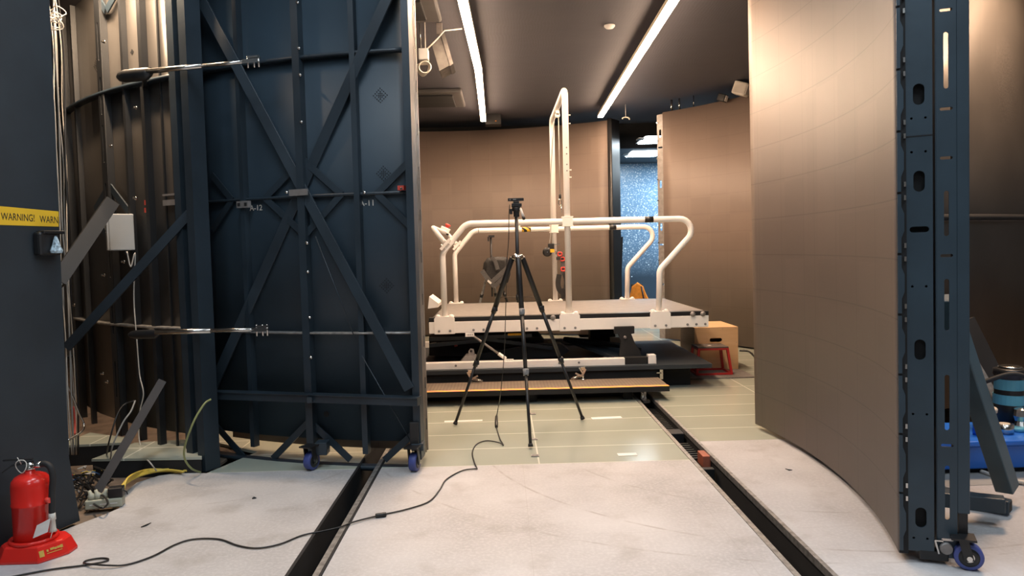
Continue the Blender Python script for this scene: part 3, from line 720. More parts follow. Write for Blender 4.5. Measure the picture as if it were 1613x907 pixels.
def brace(label, a, b, w, d, m, n=(.3, -1, 0), lip=True):
    a, b = V(a), V(b); t = thing('steel_brace', label, 'brace', tuple(a), 'loose steel braces')
    bm = new(); bar(bm, a, b, w, .008, n)
    if lip:
        tt = (b-a).normalized(); s = tt.cross(V(n)).normalized(); nn = s.cross(tt)
        for k in (-1, 1): bar(bm, a+s*k*(w/2-.004)-nn*d/2, b+s*k*(w/2-.004)-nn*d/2, .008, d, n)
    obj('channel', bm, m, t); return t
brace('short dark steel channel leaning across the wall edge beside the cables', at(92, 442, 4.25), at(178, 316, 4.72), .085, .05, 'ribblack', (.3, -1, -.5))
brace('long dark steel brace rising diagonally below the grey junction box', at(104, 548, 4.55), at(298, 336, 4.62), .055, .03, 'steel', (.4, -1, .1))
g = fl(152, 782, .012)
brace('dark brown steel bar leaning from the floor cables to the left wall', (g.x, g.y, .03), at(256, 599, 4.52), .048, .04, 'iron', (.4, -1, .1))

# board items
tp = thing('warning_tape', 'yellow tape strip printed WARNING! across the dark left board', 'tape', tuple(on_board(46, 342)))
a, b, c_, e_ = b2(on_board(-40, 321)), b2(on_board(92, 333)), b2(on_board(92, 357)), b2(on_board(-40, 353))
dx = (b-a).length
bm = new(); prism(bm, [x+wn*.0008 for x in (a, b, c_, e_)], wn*.0008); obj('tape_band', bm, 'tape', tp)
ux = ((b-a)+(c_-e_)).normalized(); uy = wn.cross(ux)
for px, py, s in ((1, 341, 'WARNING!'), (62, 345.5, 'WARNI')):
    o = b2(on_board(px, py))+wn*.0022
    tb = text_bm(s, .046, V((0, 0, 0)), (1, 0, 0), (0, 1, 0), .0004, 'LEFT')
    for v in tb.verts: v.co = o+ux*v.co.x*.74+uy*v.co.y*1.05+wn*v.co.z
    obj('lettering', tb, 'ink', tp)
bk = thing('wall_bracket', 'small black bracket with clear plastic tip under the yellow tape', 'bracket', tuple(on_board(74, 385)))
o = b2(on_board(69, 384))
bm = new(); quad_box(bm, o+wn*.022, wd*.062, wn*.0215, V((0, 0, .058))); obj('housing', bm, 'black', bk, bevel=.012)
bm = new(); quad_box(bm, o-wd*.018+wn*.026+V((0, 0, .056)), wd*.060, wn*.0255, V((0, 0, .008))); obj('hood', bm, 'black', bk, bevel=.004)
o2_ = b2(on_board(73, 388))+wn*.062
bm = new(); lathe(bm, [(.004, .05), (.012, .03), (.020, 0), (.030, -.022), (.026, -.034), (.004, -.036)], o2_, (0, 0, 1), 9, False); obj('clear_tip', bm, 'clear', bk)

# ================================================================== EXTINGUISHER
ex, ey = fl(55, 866).x, 3.30
ex = at(55, 866, 3.33).x; ey = 3.33
st = thing('extinguisher_stand', 'low red plastic stand under the fire extinguisher', 'stand', (ex, ey, 0))
def ring6(s, z):   # base outline: long towards the viewer's right
    pts = [(-.155, -.06), (-.10, -.115), (.085, -.115), (.165, -.01), (.165, .06), (.10, .115), (-.10, .115), (-.155, .06)]
    return [V((ex+.008+x*s*.93, ey+.0+y*s, z)) for x, y in pts]
bm = new(); rs = [[bm.verts.new(v) for v in ring6(*k)] for k in ((1, 0), (1, .012), (.86, .065), (.80, .072))]
for A, Bq in zip(rs, rs[1:]):
    for j in range(8): bm.faces.new((A[j], A[(j+1) % 8], Bq[(j+1) % 8], Bq[j]))
bm.faces.new(rs[0][::-1]); bm.faces.new(rs[-1]); obj('base', bm, 'red', st, bevel=.004)
bm = new(); lathe(bm, [(.100, .0725), (.100, .086), (.0885, .088), (.0885, .0725)], (ex, ey, 0), (0, 0, 1), 32); obj('collar', bm, 'red', st)
# gold lettering marks on the slanted right face
a6, b6 = ring6(.97, .018), ring6(.88, .058)
u6 = (a6[3]-a6[2]).normalized(); v6 = ((b6[2]+b6[3])-(a6[2]+a6[3])).normalized(); n6 = u6.cross(v6).normalized(); mid = (a6[2]+a6[3]+b6[2]+b6[3])/4+n6*.0035
bm = new()
for uo, vo, w, h in ((-.045, 0, .010, .014), (-.02, .006, .004, .005), (.0, .009, .008, .005), (.014, .007, .005, .005), (.028, .008, .007, .005), (.04, .008, .005, .007), (.008, -.006, .032, .0015)):
    quad_box(bm, mid+u6*uo+v6*vo, u6*w, v6*h, n6*.0008)
obj('gold_lettering', bm, 'gold', st)
fe = thing('fire_extinguisher', 'red fire extinguisher with black hose standing by the dark left board', 'fire extinguisher', (ex, ey, .073))
K = .073
bm = new(); lathe(bm, [(.070, K), (.080, K+0.0092), (.0805, K+0.1656), (.0835, K+0.1679), (.0835, K+0.1740), (.0805, K+0.1771), (.0805, K+0.2580), (.076, K+0.2787), (.062, K+0.2957), (.040, K+0.3057), (.020, K+0.3095), (.020, K+0.3196)], (ex, ey, 0), (0, 0, 1), 40); obj('cylinder', bm, 'red', fe)
bm = new(); lathe(bm, [(.019, K+0.3199), (.021, K+0.3272), (.021, K+0.3388), (.016, K+0.3427), (.016, K+0.3557), (.012, K+0.3588)], (ex, ey, 0), (0, 0, 1), 16)
tube(bm, [V((ex+.01, ey-.005, K+0.3388)), V((ex+.062, ey-.012, K+0.3503))], [.011, .013], 12); obj('valve', bm, 'chrome', fe)
bm = new(); tube(bm, fillet([V((ex+.01, ey-.01, K+0.3619)), V((ex-.06, ey-.02, K+0.3503)), V((ex-.095, ey-.03, K+0.3196))], .03), [.007]*9, 8) if False else None
bm = new(); bar(bm, (ex+.015, ey, K+0.3604), (ex-.07, ey-.02, K+0.3480), .016, .006, (0, 0, 1)); bar(bm, (ex-.07, ey-.02, K+0.3480), (ex-.105, ey-.03, K+0.3219), .016, .006, (0, 0, 1)); obj('lower_handle', bm, 'black', fe)
bm = new(); bar(bm, (ex+.015, ey, K+0.3711), (ex-.105, ey-.02, K+0.3742), .014, .005, (0, 0, 1)); obj('upper_lever', bm, 'black', fe)
bm = new(); tube(bm, [V((ex-.02, ey-.02, K+0.3465))+V((.024*math.cos(a), -.01+.006*math.sin(2*a), .03*math.sin(a))) for a in [2*PI*k/16 for k in range(16)]], .0022, 6, closed=True); tube(bm, [(ex-.025, ey-.02, K+0.3542), (ex-.035, ey-.03, K+0.3889)], .002, 6); obj('safety_pin', bm, 'cwhite', fe)
bm = new(); tube(bm, spline([(ex+.060, ey-.012, K+0.3503), (ex+.085, ey-.015, K+0.3503), (ex+.107, ey-.02, K+0.3311), (ex+.113, ey-.02, K+0.2849), (ex+.106, ey-.02, K+0.2310), (ex+.102, ey-.02, K+0.1540), (ex+.100, ey-.02, K+0.1270)]), .0135, 12); hs = obj('hose', bm, 'rubber', fe)
bm = new(); lathe(bm, [(.014, 0), (.016, -.03), (.012, -.034), (.014, -.075), (.018, -.085)], (ex+.1, ey-.02, K+0.1255), (0, 0, 1), 14); obj('nozzle', bm, 'cwhite', hs)
bm = new(); lathe(bm, [(.012, 0), (.012, .022)], (ex+.083, ey-.03, K+0.1887), (1, -.3, 0), 12); tube(bm, [(ex+.075, ey-.02, K+0.1887), (ex+.09, ey-.02, K+0.1887)], .006, 8); obj('hose_clip', bm, 'redd', fe)
bm = new(); prism(bm, [V((ex+.050, ey-.086, K+0.0347)), V((ex+.098, ey-.055, K+0.0501)), V((ex+.112, ey-.052, K+0.1116)), V((ex+.070, ey-.084, K+0.0924))], (.001, -.001, 0)); obj('hang_tag', bm, 'paper', fe)
bm = new(); tube(bm, spline([(ex+.108, ey-.04, K+0.1155), (ex+.113, ey-.04, K+0.0616), (ex+.106, ey-.05, K+0.0193)]), .0015, 6); obj('tag_cord', bm, 'cwhite', fe)

# ================================================================== POWER STRIP AND CABLES
g = fl(163, 800); ang = math.radians(14)
ps = thing('power_strip', 'beige power strip with plugs lying on the white floor edge', 'power strip', (g.x, g.y, 0))
ux = V((math.cos(ang), math.sin(ang), 0)); uy = V((-ux.y, ux.x, 0)); o = V((g.x, g.y+.02, .026))
bm = new(); quad_box(bm, o, ux*.092, uy*.035, V((0, 0, .025))); obj('body', bm, 'strip', ps, bevel=.007)
for k in (-.05, 0, .05):
    bm = new(); quad_box(bm, o+ux*k-uy*.0355, ux*.018, uy*.0008, V((0, 0, .002))); obj('side_groove', bm, 'paper', ps)
for k, m in ((-.06, 'strip'), (-.03, 'strip'), (-.005, 'strip')):
    q = o+ux*k+V((0, 0, .025)); bm = new(); lathe(bm, [(.019, 0), (.019, .022), (.010, .034), (.008, .05)], q+uy*.004*k*30, (-.3 if k < -.02 else .3, 0, 1), 12)
    pl = obj('plug', bm, m, tag(bpy.data.objects.new('tmp', None), 'x', 'x') if False else ps)
q = o+ux*.058+V((0, 0, .026))
ad = thing('power_adapter', 'black power adapter plugged into the beige power strip', 'adapter', tuple(q))
bm = new(); quad_box(bm, q+V((0, 0, .027)), ux*.036, uy*.030, V((0, 0, .026))); obj('body', bm, 'black', ad, bevel=.005)
bm = new(); tube(bm, spline([q+ux*.036+V((0, 0, .03)), q+ux*.05+V((0, 0, .02)), q+ux*.055+V((0, 0, .005))]), .003, 6); obj('lead', bm, 'black', ad)

Z0 = -.02
def fz(px, py, z): p = fl(px, py, z); return p
G1 = 'yellow cables on the floor behind the power strip'
for k in range(5):
    e = .004+.008*(k % 3)
    pts = [fz(170+6*k, 792-4*k, .03), fz(190+3*k, 768-4*k, .05+.01*k), fz(214+4*k, 752-3*k, .045), fz(240+5*k, 744-1.2*k, .03), fz(262+3*k, 742-k, e+.01), fz(286+2*k, 744-.7*k, e+.004)]
    cable('floor_cable', ['lowest yellow cable arching over the floor edge behind the power strip', 'second yellow cable from the front in the arching bundle', 'middle yellow cable of the arching bundle behind the power strip', 'fourth yellow cable from the front in the arching bundle', 'rearmost yellow cable of the arching bundle on the floor edge'][k], pts, .006, 'cyel', G1)
rnd = random.Random(3)
G2 = 'tangled cables behind the dark board'
cols = ['black']*12+['cyel', 'cyel', 'cblue', 'cblue', 'cwhite', 'cwhite', 'cred', 'cgrey', 'cgrey']
for k, m in enumerate(cols):
    pts = []
    px, py = rnd.uniform(112, 150), rnd.uniform(742, 792)
    if m in ('cyel', 'cblue', 'cred', 'cwhite'): py = rnd.uniform(738, 752)
    for j in range(6):
        z = .008+.015*rnd.random()+ (.05*rnd.random() if m == 'black' else .02*rnd.random())
        pts.append(fz(px, py, z))
        px += rnd.uniform(-22, 22) if m == 'black' else rnd.uniform(-16, 16); py += rnd.uniform(-14, 14) if m == 'black' else rnd.uniform(-4, 5)
        px = min(max(px, 96), 176); py = min(max(py, 734), 800)
    cable('tangled_cable', {'black': 'black cable in the tangle on the floor behind the dark board', 'cyel': 'yellow cable in the tangle behind the dark board', 'cblue': 'blue cable in the tangle behind the dark board', 'cred': 'red cable in the tangle behind the dark board', 'cwhite': 'white cable in the floor tangle behind the dark board', 'cgrey': 'grey cable in the floor tangle behind the dark board'}[m], pts, .0055 if m == 'black' else .0045, m, G2)
# vertical cable bundle between the board and the ribbed wall
G3 = 'cables running down the gap beside the dark board'
rnd = random.Random(11)
xs = [(82, 128), (86, 122), (90, 112), (93, 117), (97, 121), (101, 119), (104, 118)]
for k, (xa, xb) in enumerate(xs):
    pts = []
    for j in range(9):
        y = -20+j*92
        x = 84+(y/700)*30+(k-3)*3.4+rnd.uniform(-2.6, 2.6)
        if y < 60: x += rnd.uniform(-4, 3)
        p = at(x, y, 4.55+.05*math.sin(j*1.3+k)+.03*k)
        if p.z < .02: p.z = .02
        pts.append(p)
    cable('hanging_cable', 'pale cable running down the gap between dark board and ribbed wall', pts, .0035 if k % 3 else .0055, ['cgrey', 'cgrey', 'cwhite', 'cgrey', 'cgrey', 'cream', 'black'][k], G3)
cable('foil_cable', 'shiny foil wrapped cable hanging low in the gap beside the dark board', [at(100, 596, 4.6), at(113, 622, 4.62), at(124, 650, 4.64), at(132, 668, 4.66), at(128, 680, 4.6), at(106, 694, 4.5)], .007, 'chrome')
cable('red_cable', 'short red cable standing beside the dark board above the raised plate', [at(116, 640, 4.7), at(118, 665, 4.7), at(118, 684, 4.66)], .006, 'cred')
bm = new()
for k in range(6):
    c0 = at(86+rnd.uniform(-5, 5), 28+rnd.uniform(-10, 10), 4.5); rr = rnd.uniform(.03, .06)
    tube(bm, [c0+V((rr*math.cos(a), .02*math.sin(3*a+k), rr*math.sin(a)*.8)) for a in [2*PI*j/20 for j in range(20)]], .003, 6, closed=True)
tag(obj('cable_coil', bm, 'cwhite'), 'tangled pale cable coil at the top left beside the dark board', 'cable')
cable('white_cable', 'thin white cable wandering down the ribbed wall from the junction box', [on_left(200, 396, .14), on_left(206, 420, .12), on_left(213, 400, .1), on_left(211, 470, .09), on_left(216, 540, .1), on_left(220, 590, .1), on_left(226, 620, .1), on_left(220, 650, .1), on_left(219, 690, .1), on_left(227, 718, .14), fz(236, 728, .115), fz(247, 742, .03)], .004, 'cwhite')
cable('white_cable', 'short pale cable curving up from the raised glass corner plates', [fz(174, 722, .105), at(178, 700, 4.5), at(194, 665, 4.55), at(206, 648, 4.6), at(213, 631, 4.68)], .005, 'cgrey')
cable('black_lead', 'short black cable arching beside the pale cable on the ribbed wall', [fz(168, 716, .105), at(172, 695, 4.55), at(184, 655, 4.62), at(196, 637, 4.7), at(212, 631, 4.72)], .005, 'black')
cable('earth_cable', 'green and yellow cable looping out from the left door hinge post', [at(332, 629, 4.42), at(322, 636, 4.38), at(307, 660, 4.34), at(295, 690, 4.32), at(290, 710, 4.34), at(292, 725, 4.38), at(302, 738, 4.42), fz(316, 744, .012)], .006, 'cgreen')
# the long cable across the white floor
cp = [(60, 912), (130, 888), (230, 880), (150, 893), (133, 886), (150, 879), (172, 884), (160, 893), (190, 893)]
path = [fz(x, y, .006) for x, y in ((-30, 918), (40, 904), (85, 896), (133, 890), (165, 884), (170, 880), (158, 879), (138, 882), (132, 887), (145, 892), (170, 893), (200, 889), (240, 876), (275, 858), (305, 849), (345, 849), (375, 859), (405, 863), (440, 857), (476, 843))]
path += [fz(510, 836, .012), fz(535, 830, .012), fz(560, 821, .010), fz(600, 811, .006), fz(640, 802, .006), fz(675, 790, .006), fz(692, 772, .006), fz(703, 755, .006), fz(728, 741, .006), fz(749, 738, .008), fz(751, 737, .006), fz(747, 727, .007), fz(744, 713, .006), fz(750, 700, .006), fz(766, 694, .006), fz(786, 697, .008), fz(793, 701, .006), fz(788, 692, .006), fz(784, 680, .006), fz(782, 672, .006)]
path[10].z = .014; path[9].z = .016
lc = cable('camera_cable', 'long thin black cable running across the white floor to the tripod', path, .0042, 'black', n=7)
for px, py, L, ax in ((600, 811, .028, (1, .35, 0)), ):
    g = fz(px, py, .012); bm = new(); lathe(bm, [(.008, -L), (.0115, -L+.003), (.0115, L-.003), (.008, L)], g, ax, 12); obj('ferrite_bead', bm, 'black', lc)
g0, g1 = fz(782, 672, .010), fz(782, 656, .010)
bm = new(); tube(bm, [g0, g1], .011, 10); obj('inline_plug', bm, 'black', lc)
bm = new(); tube(bm, spline([g1, fz(784, 646, .02), at(789, 615, 5.72), at(794, 560, 5.66), at(796, 510, 5.6), at(797, 470, 5.55), at(798, 420, 5.45), at(801, 380, 5.38), at(802, 335, 5.36), at(803, 322, 5.355)]), .003, 8); obj('riser_cable', bm, 'black', lc)

for nm, lb_, pts in (('twig', 'small dark splinter lying on the white floor right of the extinguisher', ((222, 830), (230, 827), (238, 823))), ('twig', 'tiny dark splinter on the white floor between right channel and right door', ((1237, 738), (1243, 740), (1248, 740))),
                     ('scrap', 'small black scrap on the white floor left of the left channel', ((397, 785), (400, 784), (404, 784)))):
    bm = new(); tube(bm, [fz(x, y, .004) for x, y in pts], [.002, .0045 if nm == 'twig' else .008, .0015], 6); tag(obj(nm, bm, 'rubber'), lb_, 'debris')
# ================================================================== FRONT TRIPOD
TF = [fl(836, 706), fl(717, 670), fl(918, 662)]
tc_ = sum(TF, V())/3; tc_ = V((at(815, 400, 5.4).x, 5.40, 0))
tr = thing('tripod', 'tall black camera tripod standing on the glass floor before the treadmill', 'tripod', (tc_.x, tc_.y, 0))
apex = V((tc_.x, tc_.y, at(816, 404, 5.4).z)); ztop = at(813, 333, 5.4).z; zmid = at(820, 468, 5.4).z
bm = new(); tube(bm, [apex+V((0, 0, -.34)), V((tc_.x, tc_.y, ztop))], .0135, 14); obj('centre_column', bm, 'black', tr)
bm = new(); lathe(bm, [(.030, -.03), (.045, -.015), (.045, .008), (.03, .015), (.02, .02)], apex, (0, 0, 1), 20); obj('shoulder', bm, 'chrome', tr)
for foot in TF:
    h = (foot-apex); h.z = 0; h.normalize()
    a = apex+h*.04+V((0, 0, -.005)); f = V((foot.x, foot.y, .012))
    def L(k): return a+(f-a)*k
    bm = new(); tube(bm, [L(0), L(.01), L(.30)], [.018, .021, .019], 12); lg = obj('leg', bm, 'black', tr)
    bm = new(); tube(bm, [L(.30), L(.62)], .0145, 12); obj('leg_section', bm, 'black', lg)
    bm = new(); tube(bm, [L(.62), L(.985)], .0115, 12); obj('leg_section', bm, 'black', lg)
    bm = new(); tube(bm, [L(.985), L(1.0)], [.016, .018], 12); obj('rubber_foot', bm, 'rubber', lg)
    for k in (.30, .62):
        bm = new(); tube(bm, [L(k-.012), L(k+.022)], .020, 12); quad_box(bm, L(k)+V((.012, -.012, 0)), V((.010, 0, 0)), V((0, .012, 0)), V((0, 0, .016))); obj('leg_clamp', bm, 'grey' if foot is TF[0] else 'black', lg)
    s = V((tc_.x, tc_.y, zmid))
    k = (a.z-zmid)/(a.z-f.z)
    bm = new(); bar(bm, s, L(k), .010, .004, (0, 0, 1)); obj('spreader', bm, 'chrome', tr)
bm = new(); lathe(bm, [(.02, -.02), (.02, .02)], (tc_.x, tc_.y, zmid), (0, 0, 1), 12); obj('spreader_hub', bm, 'black', tr)
bm = new(); lathe(bm, [(.022, -.04), (.022, .0), (.032, .004), (.032, .03), (.02, .034)], (tc_.x, tc_.y, ztop), (0, 0, 1), 16)
box(bm, tc_.x-.035, tc_.x+.04, tc_.y-.03, tc_.y+.03, ztop+.034, ztop+.058); box(bm, tc_.x-.05, tc_.x-.03, tc_.y-.02, tc_.y+.02, ztop-.02, ztop+.02); box(bm, tc_.x-.022, tc_.x+.022, tc_.y-.022, tc_.y+.022, ztop+.058, ztop+.075); obj('pan_head', bm, 'black', tr, bevel=.003)
bm = new(); tube(bm, [(tc_.x+.03, tc_.y-.02, ztop+.02), (tc_.x+.05, tc_.y-.05, ztop-.045)], [.008, .012], 10); pan = obj('pan_handle', bm, 'cwhite', tr)
bm = new(); tube(bm, [(tc_.x+.049, tc_.y-.048, ztop-.042), (tc_.x+.053, tc_.y-.056, ztop-.062)], [.013, .011], 10); obj('handle_cap', bm, 'black', pan)
dc = thing('depth_camera', 'small black bar shaped camera mounted on the front tripod', 'camera', (tc_.x, tc_.y, ztop+.075))
zc0 = ztop+.075
bm = new(); box(bm, tc_.x-.062, tc_.x+.056, tc_.y-.014, tc_.y+.014, zc0+.001, zc0+.024); obj('body', bm, 'black', dc, bevel=.004)
bm = new(); lathe(bm, [(.006, 0), (.006, .003)], (tc_.x-.044, tc_.y-.0145, zc0+.012), (0, -1, 0), 12); obj('lens', bm, 'chrome', dc)
bm = new(); quad_box(bm, V((tc_.x-.012, tc_.y-.0147, zc0+.012)), V((.012, 0, 0)), V((0, .0006, 0)), V((0, 0, .003))); obj('front_mark', bm, 'grey', dc)

# ================================================================== TREADMILL
YF, YR = 7.05, 8.86
XL, XR = -.715, 1.985
ZT = .715
tm = thing('treadmill', 'large white treadmill with handrails and overhead harness arch on the motion platform', 'treadmill', (.6, 7.9, .30))
for y0, y1 in ((7.0, 7.10), (8.80, 8.90)):
    bm = new(); box(bm, XL, XR, y0, y1, .56, .671); obj('side_beam', bm, 'white', tm, bevel=.004)
    bm = new(); box(bm, XL, XR, y0+.004, y1-.002, .6715, .712); obj('edge_band', bm, 'black', tm)
bm = new(); box(bm, XL+.03, XR-.02, 7.102, 8.798, .66, .7125); obj('running_belt', bm, 'belt', tm, bevel=.004)
bm = new(); box(bm, XL+.05, XR-.06, 7.101, 8.799, .575, .655); obj('underbody', bm, 'matte', tm)
for x in (XL-.004, XR-.028):
    bm = new(); tube(bm, [(x+.016, 7.11, .655), (x+.016, 8.79, .655)], .03, 16); obj('end_roller', bm, 'black', tm)
XP = (-.565, .640, 1.515)
br_w = .098
for ii, (yb, s) in enumerate(((7.0, -1), (8.90, 1))):
    for x in XP:
        bm = new(); prism(bm, [V((x-br_w, 0, .555)), V((x+br_w, 0, .555)), V((x+br_w, 0, .705)), V((x+br_w-.02, 0, .722)), V((x-br_w+.02, 0, .722)), V((x-br_w, 0, .705))], (0, .012, 0))
        bmesh.ops.translate(bm, verts=bm.verts, vec=(0, yb-.0125 if s < 0 else yb+.0005, 0))
        box(bm, x-br_w+.01, x+br_w-.01, yb if s < 0 else yb-.10, yb+.10 if s < 0 else yb, .7125, .722)
        bp = obj('post_bracket', bm, 'white', tm)
        for q in (-.065, .065):
            bm = new(); lathe(bm, [(.024, 0), (.022, .010), (.012, .017), (.002, .019)], (x+q, yb+.035*-s, .722), (0, 0, 1), 14); obj('bolt_cap', bm, 'white', bp)
            if s < 0:
                bm = new(); lathe(bm, [(.012, 0), (.012, .006), (.006, .007)], (x+q*.8, yb-.0125, .585), (0, -1, 0), 10); obj('bolt', bm, 'grey', bp)
for px in (746, 762, 830, 846, 1083, 1097, 1111):
    p = at(px, 517, 7.0); bm = new(); lathe(bm, [(.012, 0), (.012, .005), (.006, .006)], (p.x, 7.0, .588), (0, -1, 0), 10); obj('bolt', bm, 'grey', tm)
for px in (871, 1091, 1107):
    p = at(px, 500, 7.0); bm = new(); lathe(bm, [(.012, -.004), (.022, .002), (.026, .012), (.020, .024), (.004, .029)], (p.x, 7.004, .688), (0, -1, 0), 16); obj('knob', bm, 'grille', tm)
# handrails
def P(px, py): return at(px, py, YF)
zr = (P(900, 348.5).z)
hr_pts = [(-.565, .722), (-.57, P(697, 398).z), (P(734, 351).x, zr), (P(1112, 346).x, zr), (P(1039, 425).x, P(1039, 425).z), (1.515, .722)]
for y, dz in ((YF, 0), (8.85, -.02)):
    pts = [V((x, y, z+(dz if z > 1 else 0))) for x, z in hr_pts]
    bm = new(); tube(bm, fillet(pts, [0, .11, .13, .112, .10, 0], 8), .029, 16); hr = obj('handrail', bm, 'white', tm)
    x = P(1022, 346).x if y < 8 else at(965, 362, 8.85).x
    bm = new(); tube(bm, [(x-.042, y, zr+dz), (x+.042, y, zr+dz)], .0298, 16); obj('grip_tape', bm, 'black', hr)
    if y > 8:
        x = at(829, 365, 8.85).x; bm = new(); tube(bm, [(x-.055, y, zr+dz), (x+.055, y, zr+dz)], .0298, 16); obj('hazard_tape', bm, 'hazb', hr)
        x = at(817, 360, 8.85).x; bm = new(); box(bm, x-.02, x+.02, y-.03, y+.03, zr+dz+.02, zr+dz+.075); obj('joint_box', bm, 'white', hr)
        x = at(754, 367, 8.85).x; bm = new(); tube(bm, [(x-.004, y, zr+dz), (x+.004, y, zr+dz)], .0295, 16); obj('joint_ring', bm, 'grey', hr)
# overhead arch
za = at(893, 135, YF).z-.03
bm = new(); tube(bm, fillet([V((XP[1], YF, .722)), V((XP[1], YF, za)), V((XP[1], 8.85, za+.02)), V((XP[1], 8.85, .722))], .10, 8), .030, 16); ar = obj('harness_arch', bm, 'white', tm)
for y, dz in ((YF, 0), (8.85, -.02)):
    bm = new(); box(bm, XP[1]-.055, XP[1]+.055, y-.042, y+.042, zr+dz-.048, zr+dz-.038); box(bm, XP[1]-.055, XP[1]+.055, y-.042, y+.042, zr+dz+.038, zr+dz+.048)
    box(bm, XP[1]-.05, XP[1]+.05, y-.040, y-.031, zr+dz-.038, zr+dz+.038); obj('rail_clamp', bm, 'white', ar, bevel=.003)
for z in (2.46, 2.40, 2.30, 2.24):
    bm = new(); lathe(bm, [(.007, 0), (.007, .004)], (XP[1]+.004, YF-.0295, z-.15), (0, -1, 0), 10); obj('adjust_hole', bm, 'grey', ar)
for z in (2.62, 2.54, 2.1, 2.03):
    bm = new(); tube(bm, [(XP[1]+.028, YF, z), (XP[1]+.05, YF, z)], .006, 8); obj('stud', bm, 'white', ar)
# front U handle with emergency stop
xu = P(682, 359).x; zu = P(682, 359).z
bm = new(); tube(bm, fillet([V((P(702, 384).x, YF-.02, P(702, 384).z)), V((xu, YF-.02, zu)), V((xu, 8.86, zu-.01)), V((P(702, 384).x+.03, 8.86, P(702, 384).z-.04))], .05, 6), .025, 14); uh = obj('front_handle', bm, 'white', tm)
for y in (YF-.02, 8.86):
    bm = new(); c0 = V((P(702, 384).x, y, P(702, 384).z-.005)); quad_box(bm, c0, V((.045, 0, .05)), V((0, .045, 0)), V((-.010, 0, .009))); quad_box(bm, c0+V((.03, 0, -.03)), V((.05, 0, .055)), V((0, .03, 0)), V((-.006, 0, .006)))
    for s in (-1, 1): lathe(bm, [(.008, -.03), (.008, .03)], c0+V((.02*s, -.035, .02*s)), (-1, 0, 1), 8)
    obj('handle_clamp', bm, 'white', uh)
e0 = at(704, 366, 8.55); 
bm = new(); tube(bm, [V((xu+.03, 8.55, zu-.03)), e0+V((0, 0, -.04))], .012, 8); obj('stop_arm', bm, 'white', uh)
es = new(); quad_box(es, e0+V((-.02, 0, .03)), V((.048, 0, -.022)), V((0, .05, 0)), V((.012, 0, .026))); eo = obj('emergency_stop', es, 'white', tm, bevel=.005)
bm = new(); lathe(bm, [(.020, 0), (.020, .02), (.032, .022), (.032, .04), (.02, .046)], e0+V((.0, 0, .055)), (.42, 0, .9), 18); obj('stop_button', bm, 'redd', eo)
bm = new(); quad_box(bm, e0+V((-.028, 0, -.006)), V((.046, 0, -.022)), V((0, .045, 0)), V((.004, 0, .008))); obj('stop_base', bm, 'black', eo)
# white corner guard at the left end
bm = new(); prism(bm, [at(676, 467, 7.2), at(691, 478, 7.2), at(690, 484, 7.2), at(674, 486, 7.2)], (0, .4, 0)); obj('end_guard', bm, 'white', tm)

# ---- motion platform under the treadmill
mp = thing('motion_platform', 'black motion platform with white lower beam carrying the treadmill', 'platform', (.6, 7.7, 0))
bm = new(); box(bm, -.95, 1.957, 6.80, 8.60, .192, .233); obj('base_slab', bm, 'board', mp, bevel=.003)
bm = new(); box(bm, -.90, 1.50, 6.83, 8.55, .0, .1915); obj('plinth', bm, 'matte', mp)
bm = new(); box(bm, 1.505, 1.80, 7.0, 8.4, .0, .1915); obj('plinth_step', bm, 'matte', mp)
for y in (6.84, 8.45):
    zb = .300 if y < 8 else .30
    bm = new(); box(bm, -.95, 1.44, y, y+.08, .2335, zb); lb = obj('lower_beam', bm, 'white', mp, bevel=.004)
    if y < 8:
        bm = new(); prism(bm, [V((1.14, y-.003, .24)), V((1.36, y-.003, .24)), V((1.36, y-.003, .305)), V((1.14, y-.003, .305))], (0, .086, 0)); obj('hinge_pad', bm, 'matte', lb)
        bm = new(); box(bm, 1.362, 1.435, y-.006, y+.086, .24, .325); obj('end_block', bm, 'white', lb, bevel=.004)
        for px in (718, 784, 815, 881, 912):
            p = at(px, 575, y); bm = new(); lathe(bm, [(.011, 0), (.011, .004)], (p.x, y, .27), (0, -1, 0), 10); obj('bolt', bm, 'grey', lb)
        for px in (784, 799, 815):
            pass
        bm = new(); box(bm, at(776, 575, y).x, at(818, 575, y).x, y-.006, y-.001, .238, .296); obj('joint_plate', bm, 'white', lb)
# rear-right and front-right pivot pillars
for y in (6.93, 8.5):
    pl = [at(px, py, 6.98) for px, py in ((967, 514), (998, 513), (998, 524), (993, 525), (999, 540), (1007, 552), (1010, 567), (974, 567), (977, 537), (973, 525), (967, 525))]
    bm = new(); prism(bm, [V((q.x, y, q.z if y < 8 else min(q.z, .56))) for i, q in enumerate(pl)], (0, .05, 0)); pv = obj('pivot_plate', bm, 'matte', mp, bevel=.003)
    q = at(983, 530, 6.98); bm = new(); lathe(bm, [(.014, 0), (.014, .012), (.008, .014)], (q.x, y, q.z), (0, -1, 0), 10); obj('pivot_bolt', bm, 'grille', pv)
bm = new(); box(bm, .98, 1.20, 8.2, 8.4, .235, .57); obj('rear_pillar', bm, 'matte', mp)
